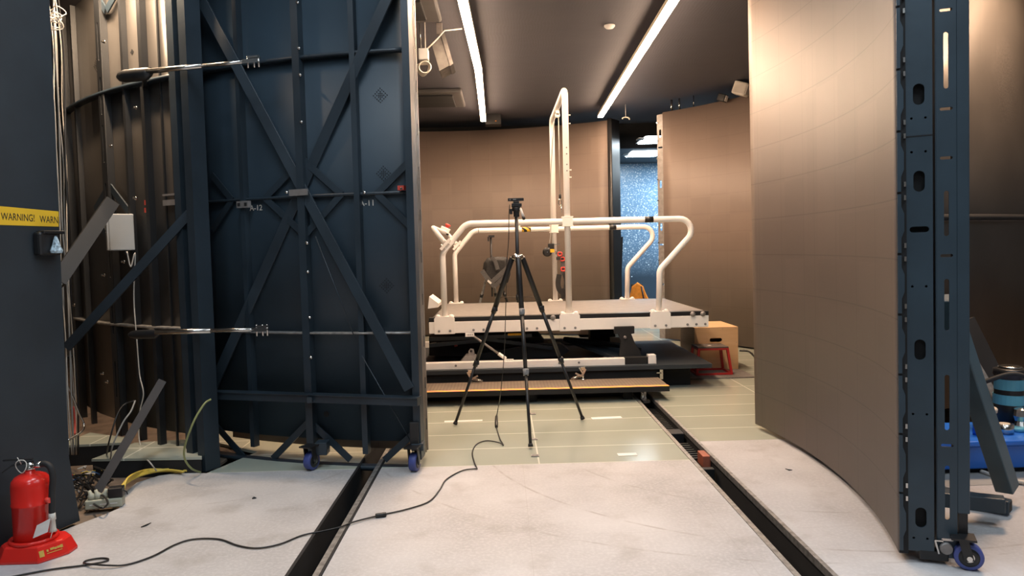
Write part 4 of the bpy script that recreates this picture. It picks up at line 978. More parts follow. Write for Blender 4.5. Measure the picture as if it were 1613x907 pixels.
# lift mechanism: boxes, scissor beams and wedge arms
bm = new(); prism(bm, [at(676, 530, 7.5), at(850, 530, 7.5), at(862, 545, 7.5), at(860, 556, 7.5), at(820, 562, 7.5), at(676, 560, 7.5)], (0, .7, 0)); obj('drive_box', bm, 'matte', mp)
bm = new(); prism(bm, [at(852, 540, 7.4), at(885, 543, 7.4), at(897, 552, 7.4), at(885, 561, 7.4), at(800, 566, 7.4), at(740, 569, 7.4), at(760, 556, 7.4)], (0, .25, 0)); obj('lift_arm', bm, 'black', mp)
for (a, b, c_) in (((893, 556), (1010, 545), (1010, 551)), ((893, 556), (1000, 566), (985, 572))):
    pa, pb, pc = fl(*a, .30), fl(*b, .26), fl(*c_, .25)
    bm = new(); prism(bm, [V((pa.x, 7.7, .40)), V((pa.x+.02, 7.76, .41)), V((pb.x, pb.y, .27)), V((pc.x, pc.y, .27))], (0, 0, -.03)); obj('wedge_arm', bm, 'board', mp)
for px, py, w, m in ((705, 540, .16, 'chrome'), (684, 541, .05, 'chrome'), (718, 545, .03, 'cred')):
    p = at(px, py, 7.4); bm = new(); bar(bm, p-V((w/2, 0, 0)), p+V((w/2, 0, .01)), .02, .02, (0, -1, 0)); obj('hose_fitting', bm, m, mp)
for y0, y1, pa, pb in ((7.3, 7.3, (676, 534), (838, 528)), (7.25, 7.3, (676, 544), (760, 536)), (7.35, 7.35, (740, 530), (870, 548))):
    bm = new(); bar(bm, at(*pa, y0), at(*pb, y1), .035, .04); obj('link_bar', bm, 'steel', mp)
bm = new(); bar(bm, at(800, 526.5, 7.25), at(822, 526, 7.25), .022, .03); obj('yellow_sleeve', bm, 'yellow', mp)
# damper strut
p0, p1 = at(744, 528, 6.96), at(797, 565, 6.90)
bm = new(); tube(bm, [p0, p0+(p1-p0)*.82], .011, 10); ds = obj('damper_strut', bm, 'grille', mp)
bm = new(); tube(bm, [p0+(p1-p0)*.78, p1], .017, 10); obj('strut_end', bm, 'white', ds)
for px, py, y in ((740, 527, 6.93), (802, 568, 6.88)):
    p = at(px, py, y); bm = new(); box(bm, p.x-.042, p.x+.042, p.y-.012, p.y+.012, p.z-.018, p.z+.016); sb = obj('strut_bracket', bm, 'white', mp)
    for s in (-.015, .005, .025):
        bm = new(); lathe(bm, [(.005, 0), (.005, .002)], (p.x+s, p.y-.012, p.z), (0, -1, 0), 8); obj('bolt', bm, 'grey', sb)
bm = new(); prism(bm, [at(724, 571, 6.93), at(750, 571, 6.93), at(750, 560, 6.93), at(734, 559, 6.93)], (0, .1, 0))
prism(bm, [at(738, 559, 6.95), at(748, 559, 6.95), at(746, 550, 6.95), at(741, 549, 6.95), at(738, 553, 6.95)], (0, .02, 0)); lg = obj('lug_bracket', bm, 'grille', mp)
q = at(742, 553, 6.95); bm = new(); lathe(bm, [(.012, 0), (.012, .003)], (q.x, 6.95, q.z), (0, -1, 0), 12); obj('lug_hole', bm, 'matte', lg)
# toggle clamps
for px, s in ((740, 1), (920, -1)):
    p = at(px, 600, 6.66); x, y = p.x, 6.72; z = .1285
    bm = new()
    lathe(bm, [(.03, 0), (.03, .008), (.008, .01), (.008, .05)], (x, y, z), (0, 0, 1), 12)
    bar(bm, (x-.02*s, y, z+.10), (x+.01*s, y, z+.04), .022, .012); bar(bm, (x+.0*s, y-.01, z+.045), (x+.10*s, y-.03, z+.022), .024, .012)
    bar(bm, (x+.005*s, y-.012, z+.03), (x+.075*s, y-.02, z+.066), .016, .01); bar(bm, (x-.02*s, y, z+.105), (x+.02*s, y+.01, z+.10), .03, .03)
    tube(bm, [(x+.03*s, y-.02, z+.03), (x+.12*s, y-.035, z+.018)], .008, 8)
    bar(bm, (x+.0*s, y, z+.05), (x+.035*s, y, z+.11), .012, .03)
    obj('toggle_clamp', bm, 'chrome', mp)
bm = new(); bar(bm, (1.475, 6.80, .10), (1.475, 6.80, .19), .03, .012); bar(bm, (1.43, 6.80, .16), (1.475, 6.80, .16), .012, .012); obj('side_latch', bm, 'chrome', mp)

# ---- access step
sp_ = thing('access_step', 'low brown ribbed step with red and yellow striped edge before the treadmill', 'step', (.2, 6.5, 0))
bm = new(); box(bm, -.95, 1.435, 6.30, 6.74, .084, .128); obj('plank', bm, 'tread', sp_, bevel=.002)
bm = new(); box(bm, -.95, 1.437, 6.296, 6.303, .083, .1285); obj('front_edge', bm, 'matte', sp_)
bm = new(); box(bm, -.95, 1.435, 6.297, 6.358, .1286, .1305); obj('hazard_strip', bm, 'hazy', sp_)
for x in (-.8, .2, 1.05):
    bm = new(); box(bm, x, x+.08, 6.40, 6.70, .001, .0835); obj('support_block', bm, 'matte', sp_)
bm = new(); box(bm, -.95, 1.1, 6.55, 6.60, .001, .0835); obj('rear_skirt', bm, 'matte', sp_)
p = at(1016, 632, 6.36)
bm = new(); box(bm, 1.195, 1.24, 6.34, 6.40, -.0, .083); box(bm, 1.20, 1.26, 6.27, 6.36, -.01, .012); tube(bm, [(1.21, 6.345, .0), (1.21, 6.33, .083)], .009, 8); obj('rail_foot', bm, 'chrome', sp_)

# ---- harness bits
fa = thing('fall_arrester', 'black drum fall arrester with yellow tag clamped to the rear arch post', 'fall arrester', (XP[1]-.1, 8.78, 1.2))
p = at(862, 397, 8.75)
bm = new(); lathe(bm, [(.03, -.03), (.055, -.026), (.055, .026), (.03, .03)], (p.x, p.y, p.z), (0, -1, 0), 22); obj('drum', bm, 'black', fa)
bm = new(); box(bm, p.x+.01, p.x+.085, p.y-.02, p.y+.03, p.z+.005, p.z+.10); obj('clamp_body', bm, 'black', fa, bevel=.004)
bm = new(); box(bm, p.x+.035, p.x+.085, p.y-.035, p.y-.0205, p.z-.005, p.z+.035); obj('yellow_tag', bm, 'yellow', fa)
for dz in (-.005, .085):
    bm = new(); box(bm, p.x+.075, XP[1]+.065, p.y-.0, p.y+.006, p.z+dz, p.z+dz+.008); obj('clamp_bolt', bm, 'chrome', fa)
bm = new(); lathe(bm, [(.008, 0), (.008, .004)], (p.x, p.y-.031, p.z), (0, -1, 0), 10); obj('drum_pin', bm, 'chrome', fa)
cable('arrest_rope', 'thin grey rope from the fall arrester up to the arch top', [(p.x+.03, p.y, p.z+.105), (p.x+.05, p.y, 1.6), (XP[1]-.035, 8.72, 2.2), (XP[1]-.01, 8.35, za-.09)], .005, 'cgrey', cat='rope')
hook = thing('harness_rope', 'vertical grey rope with steel hook hanging from the arch top', 'rope', (XP[1]-.0, 7.95, za-.06))
hx, hy = XP[1]+.0, 8.0
hx = at(882, 300, 8.0).x
bm = new(); tube(bm, [(hx, hy, za-.10), (hx, hy, 1.94)], .005, 8); obj('rope', bm, 'cgrey', hook)
bm = new(); lathe(bm, [(.02, -.012), (.028, -.008), (.028, .008), (.02, .012)], (hx-.01, hy, za-.075), (0, -1, 0), 14); box(bm, hx-.03, hx+.012, hy-.012, hy+.012, za-.07, za-.024); obj('pulley', bm, 'white', hook)
bm = new(); lathe(bm, [(.006, .06), (.014, .05), (.014, .02), (.008, .0)], (hx, hy, 1.885), (0, 0, 1), 10); obj('swivel', bm, 'black', hook)
bm = new(); tube(bm, [V((hx+.018*math.cos(a), hy, 1.85+.038*math.sin(a))) for a in [2*PI*k/16 for k in range(16)]], .006, 8, closed=True); tube(bm, [(hx+.012, hy, 1.81), (hx+.015, hy, 1.74)], .006, 8); obj('carabiner', bm, 'chrome', hook)
hn = thing('safety_harness', 'black webbing harness with red buckles hanging on the rear arch post', 'harness', tuple(at(884, 425, 8.7)))
def hp(px, py, dy=0): return at(px, py, 8.66+dy)
def web(pts, w, m, nm, pr):
    pts = spline(pts, 6); bm = new()
    for a, b in zip(pts, pts[1:]): bar(bm, a, b+(b-a)*.25, w, .008, (.15, -1, 0))
    return obj(nm, bm, m, pr)
web([hp(876, 397), hp(885, 403), hp(887, 420), hp(886, 432)], .045, 'strap', 'strap', hn)
web([hp(881, 432), hp(879, 445), hp(881, 456), hp(887, 462)], .06, 'bag', 'strap', hn)
web([hp(888, 430), hp(891, 445), hp(888, 462, -.02), hp(885, 455, -.03)], .04, 'bag', 'strap', hn)
web([hp(884, 455, -.03), hp(887, 470, -.03), hp(890, 455, -.05)], .035, 'bag', 'strap', hn)
for px, py in ((882, 400), (886, 408), (887, 424)):
    bm = new(); c0 = hp(px, py, -.015); tube(bm, fillet([c0+V((-.022, 0, -.02)), c0+V((.022, 0, -.02)), c0+V((.022, 0, .02)), c0+V((-.022, 0, .02))], .012, 4, True), .008, 8, closed=True); obj('buckle', bm, 'redd', hn)
bm = new(); p = hp(881, 407, -.01); quad_box(bm, p, V((.035, 0, 0)), V((0, .012, 0)), V((0, 0, .018))); obj('label_pad', bm, 'bag', hn)

# ---- rear tripod with bag
YT = 9.75
t2p = thing('tripod', 'smaller dark tripod carrying a black bag behind the treadmill', 'tripod', (at(774, 440, YT).x, YT, 0))
ax_ = at(774, 408, YT); ztp = at(774, 374, YT).z
bm = new(); tube(bm, [V((ax_.x, YT, ax_.z-.5)), V((ax_.x, YT, ztp))], .013, 10); obj('centre_column', bm, 'black', t2p)
bm = new(); box(bm, ax_.x-.03, ax_.x+.05, YT-.03, YT+.03, ztp, ztp+.03); box(bm, ax_.x-.045, ax_.x-.02, YT-.02, YT+.02, ztp-.05, ztp+.01); obj('head', bm, 'black', t2p)
for px, dy in ((736, -.15), (826, .0), (790, .35)):
    f = V((at(px, 540, YT).x, YT+dy, .02)); a = V((ax_.x, YT, ax_.z))
    bm = new(); tube(bm, [a, a+(f-a)*.4, f], [.020, .017, .012], 10); lg = obj('leg', bm, 'galv' if px != 826 else 'black', t2p)
    bm = new(); tube(bm, [a+(f-a)*.38, a+(f-a)*.42], .022, 10); obj('leg_clamp', bm, 'black', lg)
bg = thing('bag', 'black padded bag with grey straps hanging on the rear tripod', 'bag', tuple(at(778, 425, YT-.12)))
bm = new()
pr = [((762, 414), .02), ((768, 406), .06), ((785, 404), .09), ((799, 405), .07), ((803, 414), .06), ((804, 432), .10), ((800, 445), .10), ((786, 447), .10), ((766, 443), .08), ((760, 430), .03)]
ctr = at(781, 422, YT-.16)
ra = [at(px, py, YT-.10) for (px, py), _ in pr]; rb = [at(px, py, YT-.10)+V((0, -.10, 0)) for (px, py), _ in pr]; rc = [ctr+(at(px, py, YT-.16)-ctr)*.72+V((0, -.09, 0)) for (px, py), _ in pr]
R_ = [[bm.verts.new(v) for v in r] for r in (ra, rb, rc)]
for A, Bq in zip(R_, R_[1:]):
    for j in range(len(A)): bm.faces.new((A[j], A[(j+1) % len(A)], Bq[(j+1) % len(A)], Bq[j])).smooth = True
bm.faces.new(R_[0][::-1]); bm.faces.new(R_[-1]); bo = obj('body', bm, 'bag', bg, bevel=.01)
def web2(pts, w, m='strap'):
    pts = spline([at(x, y, YT-.30) for x, y in pts], 5); bm = new()
    for a, b in zip(pts, pts[1:]): bar(bm, a, b+(b-a)*.2, w, .02, (0, -1, 0))
    return obj('strap', bm, m, bg)
web2([(759, 426), (766, 436), (774, 446), (779, 451)], .06); web2([(776, 443), (786, 434), (797, 424), (801, 418)], .06); web2([(774, 405), (780, 412), (784, 424)], .05)
web2([(779, 451), (786, 444), (797, 434)], .05)
bm = new(); quad_box(bm, at(771, 444, YT-.33), V((.022, 0, -.02)), V((0, .004, 0)), V((.008, 0, .010))); obj('white_tag', bm, 'paper', bg)

# ================================================================== RIGHT SIDE THINGS INSIDE
mt = new(); mp_ = [fl(1085, 598), fl(1191, 595), fl(1160, 580), fl(1064, 582)]
prism(mt, [V((p.x, p.y, .0005)) for p in mp_], (0, 0, .012)); tag(obj('floor_mat', mt, 'matg'), 'grey rubber mat under the red stool and wooden box', 'mat')
bx0 = fl(1094, 583).x; g = fl(1163, 581, .012); xR = g.x; yB = g.y; xL = at(1094, 540, yB).x; dB = .62; zB = at(1163, 514.5, yB).z
wb_ = thing('wooden_box', 'plywood plyometric box with oval hand hole beside the platform', 'box', ((xL+xR)/2, yB, .0125))
wd_ = xR-xL
bm = plate_bm([(0, 0), (wd_, 0), (wd_, zB-.03), (0, zB-.03)], [slot(wd_*.49, zB-.15, .135, .042)], .018, (xL, yB+.009, .0128), (1, 0, 0), (0, 0, 1)); obj('front_panel', bm, 'wood', wb_)
bm = new(); box(bm, xL, xL+.018, yB+.018, yB+dB, .0128, zB-.018); obj('side_panel', bm, 'wood', wb_)
bm = new(); box(bm, xR-.018, xR, yB+.018, yB+dB, .0128, zB-.018); obj('side_panel', bm, 'wood', wb_)
bm = new(); box(bm, xL, xR, yB, yB+dB, zB-.0175, zB); obj('top_panel', bm, 'wood', wb_)
bm = new(); box(bm, xL+.018, xR-.018, yB+dB-.018, yB+dB, .0128, zB-.018); obj('back_panel', bm, 'wood', wb_)
for px, py in ((1117, 518), (1138, 518), (1159, 517), (1096, 541), (1160, 539)):
    p = at(px, py, yB); bm = new(); lathe(bm, [(.004, 0), (.004, .001)], (p.x, yB-.0003, p.z), (0, -1, 0), 8); obj('screw', bm, 'grey', wb_)
# red stool
g0, g1 = fl(1097, 591, .012), fl(1153, 590, .012); yS = (g0.y+g1.y)/2
xa, xb = g0.x, g1.x; dS = .30; zS = at(1120, 549, yS).z
sto = thing('step_stool', 'small red metal stool with brown top before the wooden box', 'stool', ((xa+xb)/2, yS, .0125))
ins = .035
top = [V((xa+ins, yS+.03, zS)), V((xb-ins, yS+.03, zS)), V((xb-ins, yS+dS-.03, zS)), V((xa+ins, yS+dS-.03, zS))]
bot = [V((xa, yS, .0225)), V((xb, yS, .0225)), V((xb, yS+dS, .0225)), V((xa, yS+dS, .0225))]
for a, b in zip(bot, top):
    bm = new(); bar(bm, a+V((0, 0, -.009)), b, .024, .024, (0, -1, 0)); obj('leg', bm, 'redp', sto)
for k in range(4):
    bm = new(); bar(bm, bot[k], bot[(k+1) % 4], .019, .019, (0, 0, 1)); obj('base_rail', bm, 'redp', sto)
    bm = new(); bar(bm, top[k]+V((0, 0, -.010)), top[(k+1) % 4]+V((0, 0, -.010)), .02, .02, (0, 0, 1)); obj('top_rail', bm, 'redp', sto)
bm = new(); box(bm, xa+ins-.012, xb-ins+.012, yS+.018, yS+dS-.018, zS+.0005, zS+.014); obj('seat', bm, 'seat', sto, bevel=.003)
bm = new(); quad_box(bm, V(((xa+xb)/2-.01, yS+.13, zS+.0147)), V((.018, .004, 0)), V((-.004, .02, 0)), V((0, 0, .0005))); obj('white_mark', bm, 'paper', sto)
# cable by the right wall
cable('wall_cable', 'black cable lying on the floor along the right screen wall', [fl(1165, 552, .01), fl(1178, 553, .01), fl(1184, 557, .01), fl(1192, 566, .01)], .012, 'black')

# ================================================================== STAR ROOM BEHIND
ch_ = thing('chair', 'dark chair behind the treadmill, an orange jacket over its back', 'chair', (at(1003, 470, 12.9).x, 12.9, 0))
cx0 = at(1003, 470, 12.9).x; cz = at(1003, 445, 12.9).z
bm = new(); box(bm, cx0-.2, cx0+.2, 12.9, 13.3, .40, .45); obj('seat', bm, 'bag', ch_, bevel=.01)
bm = new(); box(bm, cx0-.10, cx0+.10, 12.86, 12.895, .45, cz-.02); obj('backrest', bm, 'bag', ch_, bevel=.01)
for sx in (-.18, .18):
    for y in (12.92, 13.26):
        bm = new(); tube(bm, [(cx0+sx, y, .0), (cx0+sx*.95, y, .40)], .014, 8); obj('leg', bm, 'black', ch_)
bm = new(); n_ = 10; grid = []
for j in range(12):
    row = []; v = j/11
    for i in range(n_+1):
        u = i/n_*2-1
        wv = .10+.17*v**1.1
        x = cx0+.0+u*wv+.02*v*math.sin(3*v); y = 12.86-.045-.03*math.cos(u*6+v*2)*v-.02*v
        z = cz+.01-.55*v-.06*abs(u)*(1-v)*1.2+.02*math.sin(u*7)*v
        row.append(bm.verts.new((x, y, z)))
    grid.append(row)
for a, b in zip(grid, grid[1:]):
    for i in range(n_): bm.faces.new((a[i], a[i+1], b[i+1], b[i])).smooth = True
jk = obj('jacket', bm, 'orange'); sm = jk.modifiers.new('thickness', 'SOLIDIFY'); sm.thickness = .014
tag(jk, 'bright orange jacket draped over a chair behind the treadmill', 'jacket')
bm = new(); web_pts = [V((cx0+.06, 12.775, cz-.06)), V((cx0+.10, 12.765, cz-.28)), V((cx0+.13, 12.755, cz-.5))]; tube(bm, web_pts, .012, 8); jb2 = obj('dark_trim', bm, 'bag'); jb2.parent = jk
bs = thing('display_board', 'black flat panel standing at the left of the starry wall', 'panel', (at(973, 430, 12.75).x, 12.75, 0))
bm = new(); prism(bm, [at(958, 385, 12.75), at(981.5, 372, 12.75), at(979, 440, 12.75), at(978, 480, 12.75), at(958, 480, 12.75)], (0, .06, 0)); obj('panel', bm, 'black', bs)
x0_ = at(970, 480, 12.75).x; zz = at(970, 480, 12.75).z
bm = new(); box(bm, x0_-.12, x0_+.10, 12.76, 12.80, .0, zz-.001); box(bm, x0_-.2, x0_+.12, 12.6, 12.95, .0, .02); obj('stand', bm, 'black', bs)
bm = new(); tube(bm, [at(971, 408, 12.74), at(970, 420, 12.74)], .008, 6); obj('handle', bm, 'grille', bs)
for k, (px, py) in enumerate(((1016, 243), (1040, 221))):
    p = fl(px, py, 2.985); t = thing('ceiling_light', ['bright square ceiling light nearest the starry wall', 'bright square ceiling light half hidden by the screen edge'][k], 'ceiling light', (p.x, p.y, 2.98), 'ceiling lights of the starry room')
    bm = new(); prism(bm, [p+V((-.28, .36, 0)), p+V((.26, .36, 0)), p+V((.26, -.36, 0)), p+V((-.28, -.36, 0))], (0, 0, .012)); obj('diffuser', bm, 'panel', t)
    bm = new(); box(bm, p.x-.31, p.x+.29, p.y-.39, p.y+.39, 2.986+.012, 2.9995); obj('frame', bm, 'white', t)
for k, (px, py) in enumerate(((1010, 219), (986, 244))):
    p = fl(px, py, 2.99); bm = new(); box(bm, p.x-.06, p.x+.06, p.y-.1, p.y+.1, 2.985, 2.999); tag(obj('ceiling_slot', bm, 'grey'), ['small pale ceiling vent beside the rear square light', 'small pale ceiling vent beside the nearer square light'][k], 'vent')

# ================================================================== CEILING THINGS
def strip(label, pts):
    t = thing('strip_light', label, 'light', tuple(pts[0]), 'warm ceiling strip lights')
    bm = new()
    for a, b in zip(pts, pts[1:]): bar(bm, a+V((0, 0, .028)), b+V((0, 0, .028)), .075, .04, (0, 0, 1))
    obj('housing', bm, 'cream', t)
    for a, b in zip(pts, pts[1:]):
        bm = new(); bar(bm, a, b, .070, .014, (0, 0, 1)); obj('diffuser', bm, 'lamp', t)
    for a in pts:
        for s in (0,):
            bm = new(); tube(bm, [a+V((0, 0, .05)), V((a.x, a.y, 3.4))], .005, 6); obj('hanger', bm, 'chrome', t)
zl = 3.24
pl = [fl(728.6, 0, zl), fl(753.4, 110, zl), fl(761.7, 193, zl)]
d0 = (pl[0]-pl[1]).normalized(); pl = [pl[0]+d0*1.0, pl[1], pl[2]-(pl[2]-pl[1]).normalized()*.12]
strip('long glowing strip light on the left of the dark ceiling', pl)
pr_ = [fl(1062, 0, zl), fl(942, 190, zl)]; d0 = (pr_[0]-pr_[1]).normalized(); pr_[0] = pr_[0]+d0*.5; pr_[1] = pr_[1]+d0*.3
strip('long glowing strip light on the right of the dark ceiling', pr_)
# AC cassettes
def cassette(label, px0, px1, py0, py1):
    a, b = fl(px0, py1, 3.4), fl(px1, py0, 3.4); x0, x1 = min(a.x, b.x), max(a.x, b.x); y0, y1 = min(a.y, b.y), max(a.y, b.y)
    t = thing('ceiling_panel', label, 'air vent', ((x0+x1)/2, (y0+y1)/2, 3.4), 'ceiling air vents')
    bm = new(); box(bm, x0, x1, y0, y1, 3.34, 3.398); obj('frame', bm, 'dim', t, bevel=.02)
    bm = new(); box(bm, x0+.12, x1-.12, y0+.12, y1-.12, 3.32, 3.339); obj('inlet', bm, 'matte', t, bevel=.01)
cassette('square dark ceiling air vent beside the left strip light', 640, 727, 138, 164)
cassette('dark ceiling panel at the top edge beside the left door', 632, 684, -22, 26)
p = fl(960, 41, 3.39); bm = new(); lathe(bm, [(.05, 0), (.05, -.012), (.035, -.028), (.005, -.03)], (p.x, p.y, 3.398), (0, 0, 1), 20); tag(obj('smoke_detector', bm, 'paper'), 'small round white detector on the dark ceiling', 'detector')
# hanging sheet box, white unit and cable coil near the left door
YB = 6.6
sb = thing('duct_box', 'tilted grey sheet metal box hanging near the left strip light', 'box', tuple(at(697, 82, YB)))
bm = new(); prism(bm, [at(679, 68, YB), at(694, 56, YB), at(709, 103, YB), at(692, 112, YB)], (0, .30, 0)); obj('body', bm, 'dim2', sb, bevel=.004)
bm = new(); prism(bm, [at(694, 53, YB-.01), at(700, 51, YB-.01), at(714, 100, YB-.01), at(709, 104, YB-.01)], (0, .32, 0)); obj('flange', bm, 'dim2', sb)
bm = new(); bar(bm, at(692, 56, YB+.1), V((at(692, 38, YB+.1).x, YB+.1, 3.4)), .05, .03); obj('hanger', bm, 'grille', sb)
wu = thing('transformer', 'small pale transformer box with coiled cable hanging beside the left door edge', 'transformer', tuple(at(670, 86, 6.5)))
bm = new(); p = at(669, 86, 6.5); box(bm, p.x-.05, p.x+.035, p.y-.05, p.y+.05, p.z-.055, p.z+.045); obj('body', bm, 'box', wu, bevel=.008)
bm = new(); tube(bm, [(p.x+.02, p.y, p.z+.045), at(690, 60, 6.55), at(700, 48, 6.6), at(728, 45, 6.6)], .007, 8); obj('lead', bm, 'cwhite', wu)
bm = new(); tube(bm, [(p.x-.03, p.y, p.z+.045), (p.x-.04, p.y, 3.4)], .006, 8); obj('hanger', bm, 'chrome', wu)
bm = new(); c0 = at(670, 107, 6.5)
for k in range(5):
    tube(bm, [c0+V((.052*math.cos(a)-.006*k, -.03+.012*k, .050*math.sin(a)+.004*k*math.cos(2*a))) for a in [2*PI*j/24 for j in range(24)]], .006, 8, closed=True)
tube(bm, [c0+V((.0, .05, .04)), V((c0.x, c0.y+.06, 3.4))], .006, 6)
obj('cable_coil', bm, 'cwhite', wu)
bx = at(777, 196, 11.25); bm = new(); box(bm, bx.x-.12, bx.x+.12, 11.12, 11.36, WT+.006, WT+.165)
sbx = thing('speaker_box', 'small dark box on top of the back screen by the left strip light', 'box', (bx.x, 11.25, WT)); obj('body', bm, 'black', sbx, bevel=.006)
bm = new(); box(bm, bx.x+.03, bx.x+.05, 11.115, 11.12, WT+.05, WT+.06); obj('indicator', bm, 'orange', sbx)
# floodlights on top of the right screen
for k, (px, py, sc) in enumerate(((1168, 140, 1.0), (1138, 154, .6))):
    p = at(px, py, 9.25 if k == 0 else 9.55); t = thing('spotlight', ['white spotlight head on top of the right screen wall', 'small dark spotlight beside the white one on the right screen top'][k], 'spotlight', (p.x, p.y, WT), 'spotlights on the right screen wall')
    dd = V((.75, -.55, -.35)).normalized(); u_ = dd.cross(V((0, 0, 1))).normalized(); v_ = u_.cross(dd)
    bm = new(); quad_box(bm, p, dd*.09*sc, u_*.085*sc, v_*.08*sc); obj('head', bm, 'cwhite' if k == 0 else 'black', t, bevel=.02*sc)
    bm = new(); quad_box(bm, p+dd*.091*sc, dd*.004, u_*.07*sc, v_*.06*sc); obj('lens', bm, 'paper', t)
    q = V((CB[0], CB[1], 0))+radial(p, CB)*(RB+.03); bm = new(); bar(bm, p-dd*.05, V((q.x, q.y, WT+.002)), .03, .03); obj('mount', bm, 'black', t)
for k, (px0, w) in enumerate(((1056, .06), (1068, .05), (1090, .03))):
    q = V((CB[0], CB[1], 0))+V((math.cos(angB(px0)), math.sin(angB(px0)), 0))*(RB+.06)
    bm = new(); tube(bm, [(q.x, q.y, WT+.001), (q.x, q.y, 3.399)], w*.25, 8); tag(obj('support_rod', bm, 'chrome'), ['support rod above the right screen, nearest the starry opening', 'support rod above the right screen, middle of three', 'thin support rod above the right screen, farthest from the opening'][k], 'rod', 'rods above the right screen wall')
p = at(986, 187, 10.6); bm = new(); tube(bm, [p+V((.05*math.cos(a), .02*math.sin(a), .025*math.sin(a))) for a in [PI*k/8-.4 for k in range(10)]], .01, 8); tube(bm, [p+V((.0, .02, .025)), V((p.x, p.y+.02, 3.4))], .004, 6)
tag(obj('ceiling_hook', bm, 'cwhite'), 'small white hook hanging above the starry opening', 'hook')

# ================================================================== BLUE BOX AND TOOLS AT THE RIGHT
g = fl(1560, 748); bz = .20
bb = thing('storage_box', 'blue plastic storage box on the floor behind the right door', 'box', (g.x+.2, g.y+.2, 0))
X0, X1, Y0, Y1 = g.x-.35, g.x+.75, g.y, g.y+.42
bm = new(); r0 = [V((X0+.02, Y0+.02, .03)), V((X1-.02, Y0+.02, .03)), V((X1-.02, Y1-.02, .03)), V((X0+.02, Y1-.02, .03))]; r1 = [V((X0, Y0, bz-.03)), V((X1, Y0, bz-.03)), V((X1, Y1, bz-.03)), V((X0, Y1, bz-.03))]
A = [bm.verts.new(v) for v in r0]; Bq = [bm.verts.new(v) for v in r1]
for j in range(4): bm.faces.new((A[j], A[(j+1) % 4], Bq[(j+1) % 4], Bq[j]))
bm.faces.new(A[::-1]); bm.faces.new(Bq); obj('body', bm, 'binb', bb, bevel=.008)
bm = new(); box(bm, X0-.015, X1+.015, Y0-.02, Y1+.015, bz-.0295, bz); obj('lid', bm, 'binb', bb, bevel=.008)
bm = new(); box(bm, X0+.05, X1-.05, Y0+.05, Y1-.05, .0, .0295); obj('base', bm, 'matte', bb)
def ontop(px, py, Y): p = at(px, py, Y); return V((p.x, p.y, bz+.0005))
q = ontop(1582, 665, 4.22); t = thing('tape_roll', 'silver tape roll lying on the blue storage box', 'tape roll', tuple(q))
bm = new(); lathe(bm, [(.030, 0), (.050, 0), (.050, .056), (.030, .056)], q, (0, 0, 1), 24); obj('roll', bm, 'chrome', t)
bm = new(); lathe(bm, [(.022, .002), (.0295, .002), (.0295, .058), (.022, .058)], q, (0, 0, 1), 20); obj('core', bm, 'cream', t)
q = ontop(1604, 667, 4.25); bm = new(); lathe(bm, [(.022, 0), (.040, 0), (.040, .024), (.022, .024)], q, (0, 0, 1), 24); tag(obj('tape_roll', bm, 'cyan'), 'flat pale blue tape roll lying on the blue storage box', 'tape roll')
q = ontop(1552, 655, 4.3); t = thing('jar', 'pale jar with cream lid on the blue storage box', 'jar', tuple(q))
bm = new(); lathe(bm, [(.05, 0), (.055, .02), (.055, .10), (.048, .11)], q, (0, 0, 1), 20); obj('body', bm, 'box', t)
bm = new(); lathe(bm, [(.062, .1105), (.064, .13), (.055, .14)], q, (0, 0, 1), 20); obj('lid', bm, 'cream', t)
q = ontop(1554, 660, 4.2); q.x = at(1555, 650, 4.2).x; q.x -= .06; t = thing('spray_bottle', 'small blue and white bottle beside the pale jar', 'bottle', tuple(q))
bm = new(); lathe(bm, [(.022, 0), (.022, .065), (.016, .075)], q, (0, 0, 1), 14); obj('body', bm, 'binb', t)
bm = new(); lathe(bm, [(.016, .0755), (.020, .08), (.020, .13), (.012, .14), (.012, .15)], q, (0, 0, 1), 14); obj('cap', bm, 'box', t)
q = ontop(1590, 640, 4.42); t = thing('power_tool', 'black cylindrical machine with cyan bands on the blue box', 'machine', tuple(q))
bm = new(); lathe(bm, [(.085, 0), (.088, .12), (.082, .20), (.082, .30), (.09, .31), (.09, .345), (.07, .35)], q, (0, 0, 1), 24); obj('body', bm, 'black', t)
for z0, z1, rr in ((.13, .19, .0885), (.22, .285, .0835)):
    bm = new(); lathe(bm, [(rr, z0), (rr, z1)], q, (0, 0, 1), 24, False); obj('cyan_band', bm, 'cyan', t)
bm = new(); lathe(bm, [(.065, .3505), (.065, .36), (.055, .364)], q, (0, 0, 1), 20); obj('cap', bm, 'chrome', t)
bm = new(); tube(bm, spline([q+V((.06, -.1, .20)), q+V((.03, -.13, .30)), q+V((-.06, -.1, .33)), q+V((-.18, -.05, .28)), q+V((-.30, -.02, .22))]), .014, 10); obj('hose', bm, 'rubber', t)
q = ontop(1609, 640, 4.3); t = thing('chrome_fitting', 'shiny metal fitting at the right edge on the blue box', 'fitting', tuple(q))
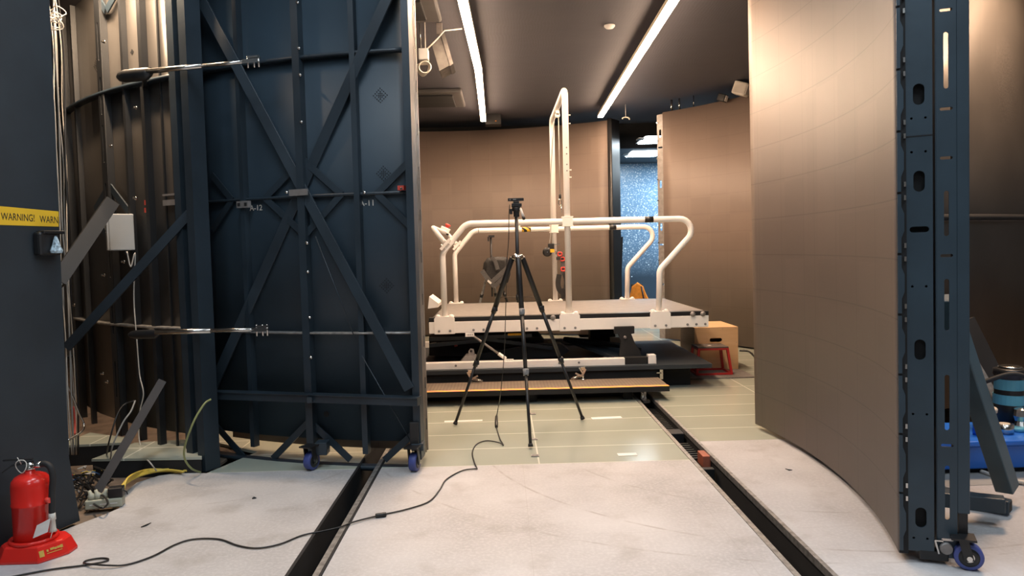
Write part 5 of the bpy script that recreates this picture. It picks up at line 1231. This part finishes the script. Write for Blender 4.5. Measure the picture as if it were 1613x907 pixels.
bm = new(); lathe(bm, [(.04, 0), (.045, .02), (.035, .05), (.045, .08), (.04, .12), (.02, .13)], q, (0, 0, 1), 14, False); obj('body', bm, 'chrome', t)
cable('floor_hose', 'pale hose lying on the floor in front of the blue box', [fl(1545, 742, .012), fl(1575, 752, .012), fl(1613, 760, .015), fl(1660, 765, .015)], .012, 'cwhite')
cable('floor_cable', 'black cable lying behind the outrigger foot of the right door', [fl(1515, 726, .01), fl(1540, 738, .01), fl(1570, 750, .01), fl(1590, 752, .01)], .008, 'black')
struct('floor', B(box, 2.2, 6.5, 3.9, 4.72, .0005, .002), 'ground')

# ================================================================== LIGHT
def area(name, loc, rot, sx, sy, power, col):
    l = bpy.data.lights.new(name, 'AREA'); l.shape = 'RECTANGLE'; l.size = sx; l.size_y = sy; l.energy = power; l.color = col
    o = bpy.data.objects.new(name, l); C.objects.link(o); o.location = loc; o.rotation_euler = rot; return o
for x, y, p in ((-1.6, 1.2, 45), (1.6, 1.2, 45), (-1.2, 3.0, 40), (1.2, 3.0, 40), (0, -2, 55), (3.6, 2.4, 50)):
    area('unseen_ceiling_lamp', (x, y, 4.18), (0, 0, 0), .6, 1.2, p, (.80, .91, 1.0))
area('wall_washer', (-2.55, 4.80, 3.35), (math.radians(-8), math.radians(8), math.radians(-34)), 1.2, .06, 115, (1.0, .72, .47))
area('wall_washer', (3.45, 4.98, 3.4), (math.radians(-6), 0, math.radians(23)), 1.4, .06, 240, (1.0, .66, .42))
area('unseen_ceiling_lamp', (4.1, 13.3, 2.97), (0, 0, 0), .8, .8, 150, (.75, .90, 1.0))  # extra lamp added out of view to brighten the starry wall
w = bpy.data.worlds.new('world'); bpy.context.scene.world = w; w.use_nodes = True
w.node_tree.nodes['Background'].inputs[0].default_value = (.02, .022, .025, 1); w.node_tree.nodes['Background'].inputs[1].default_value = .3
vs = bpy.context.scene.view_settings
vs.view_transform = 'Standard'; vs.look = 'None'; vs.gamma = 1; vs.use_curve_mapping = False; vs.exposure = 0
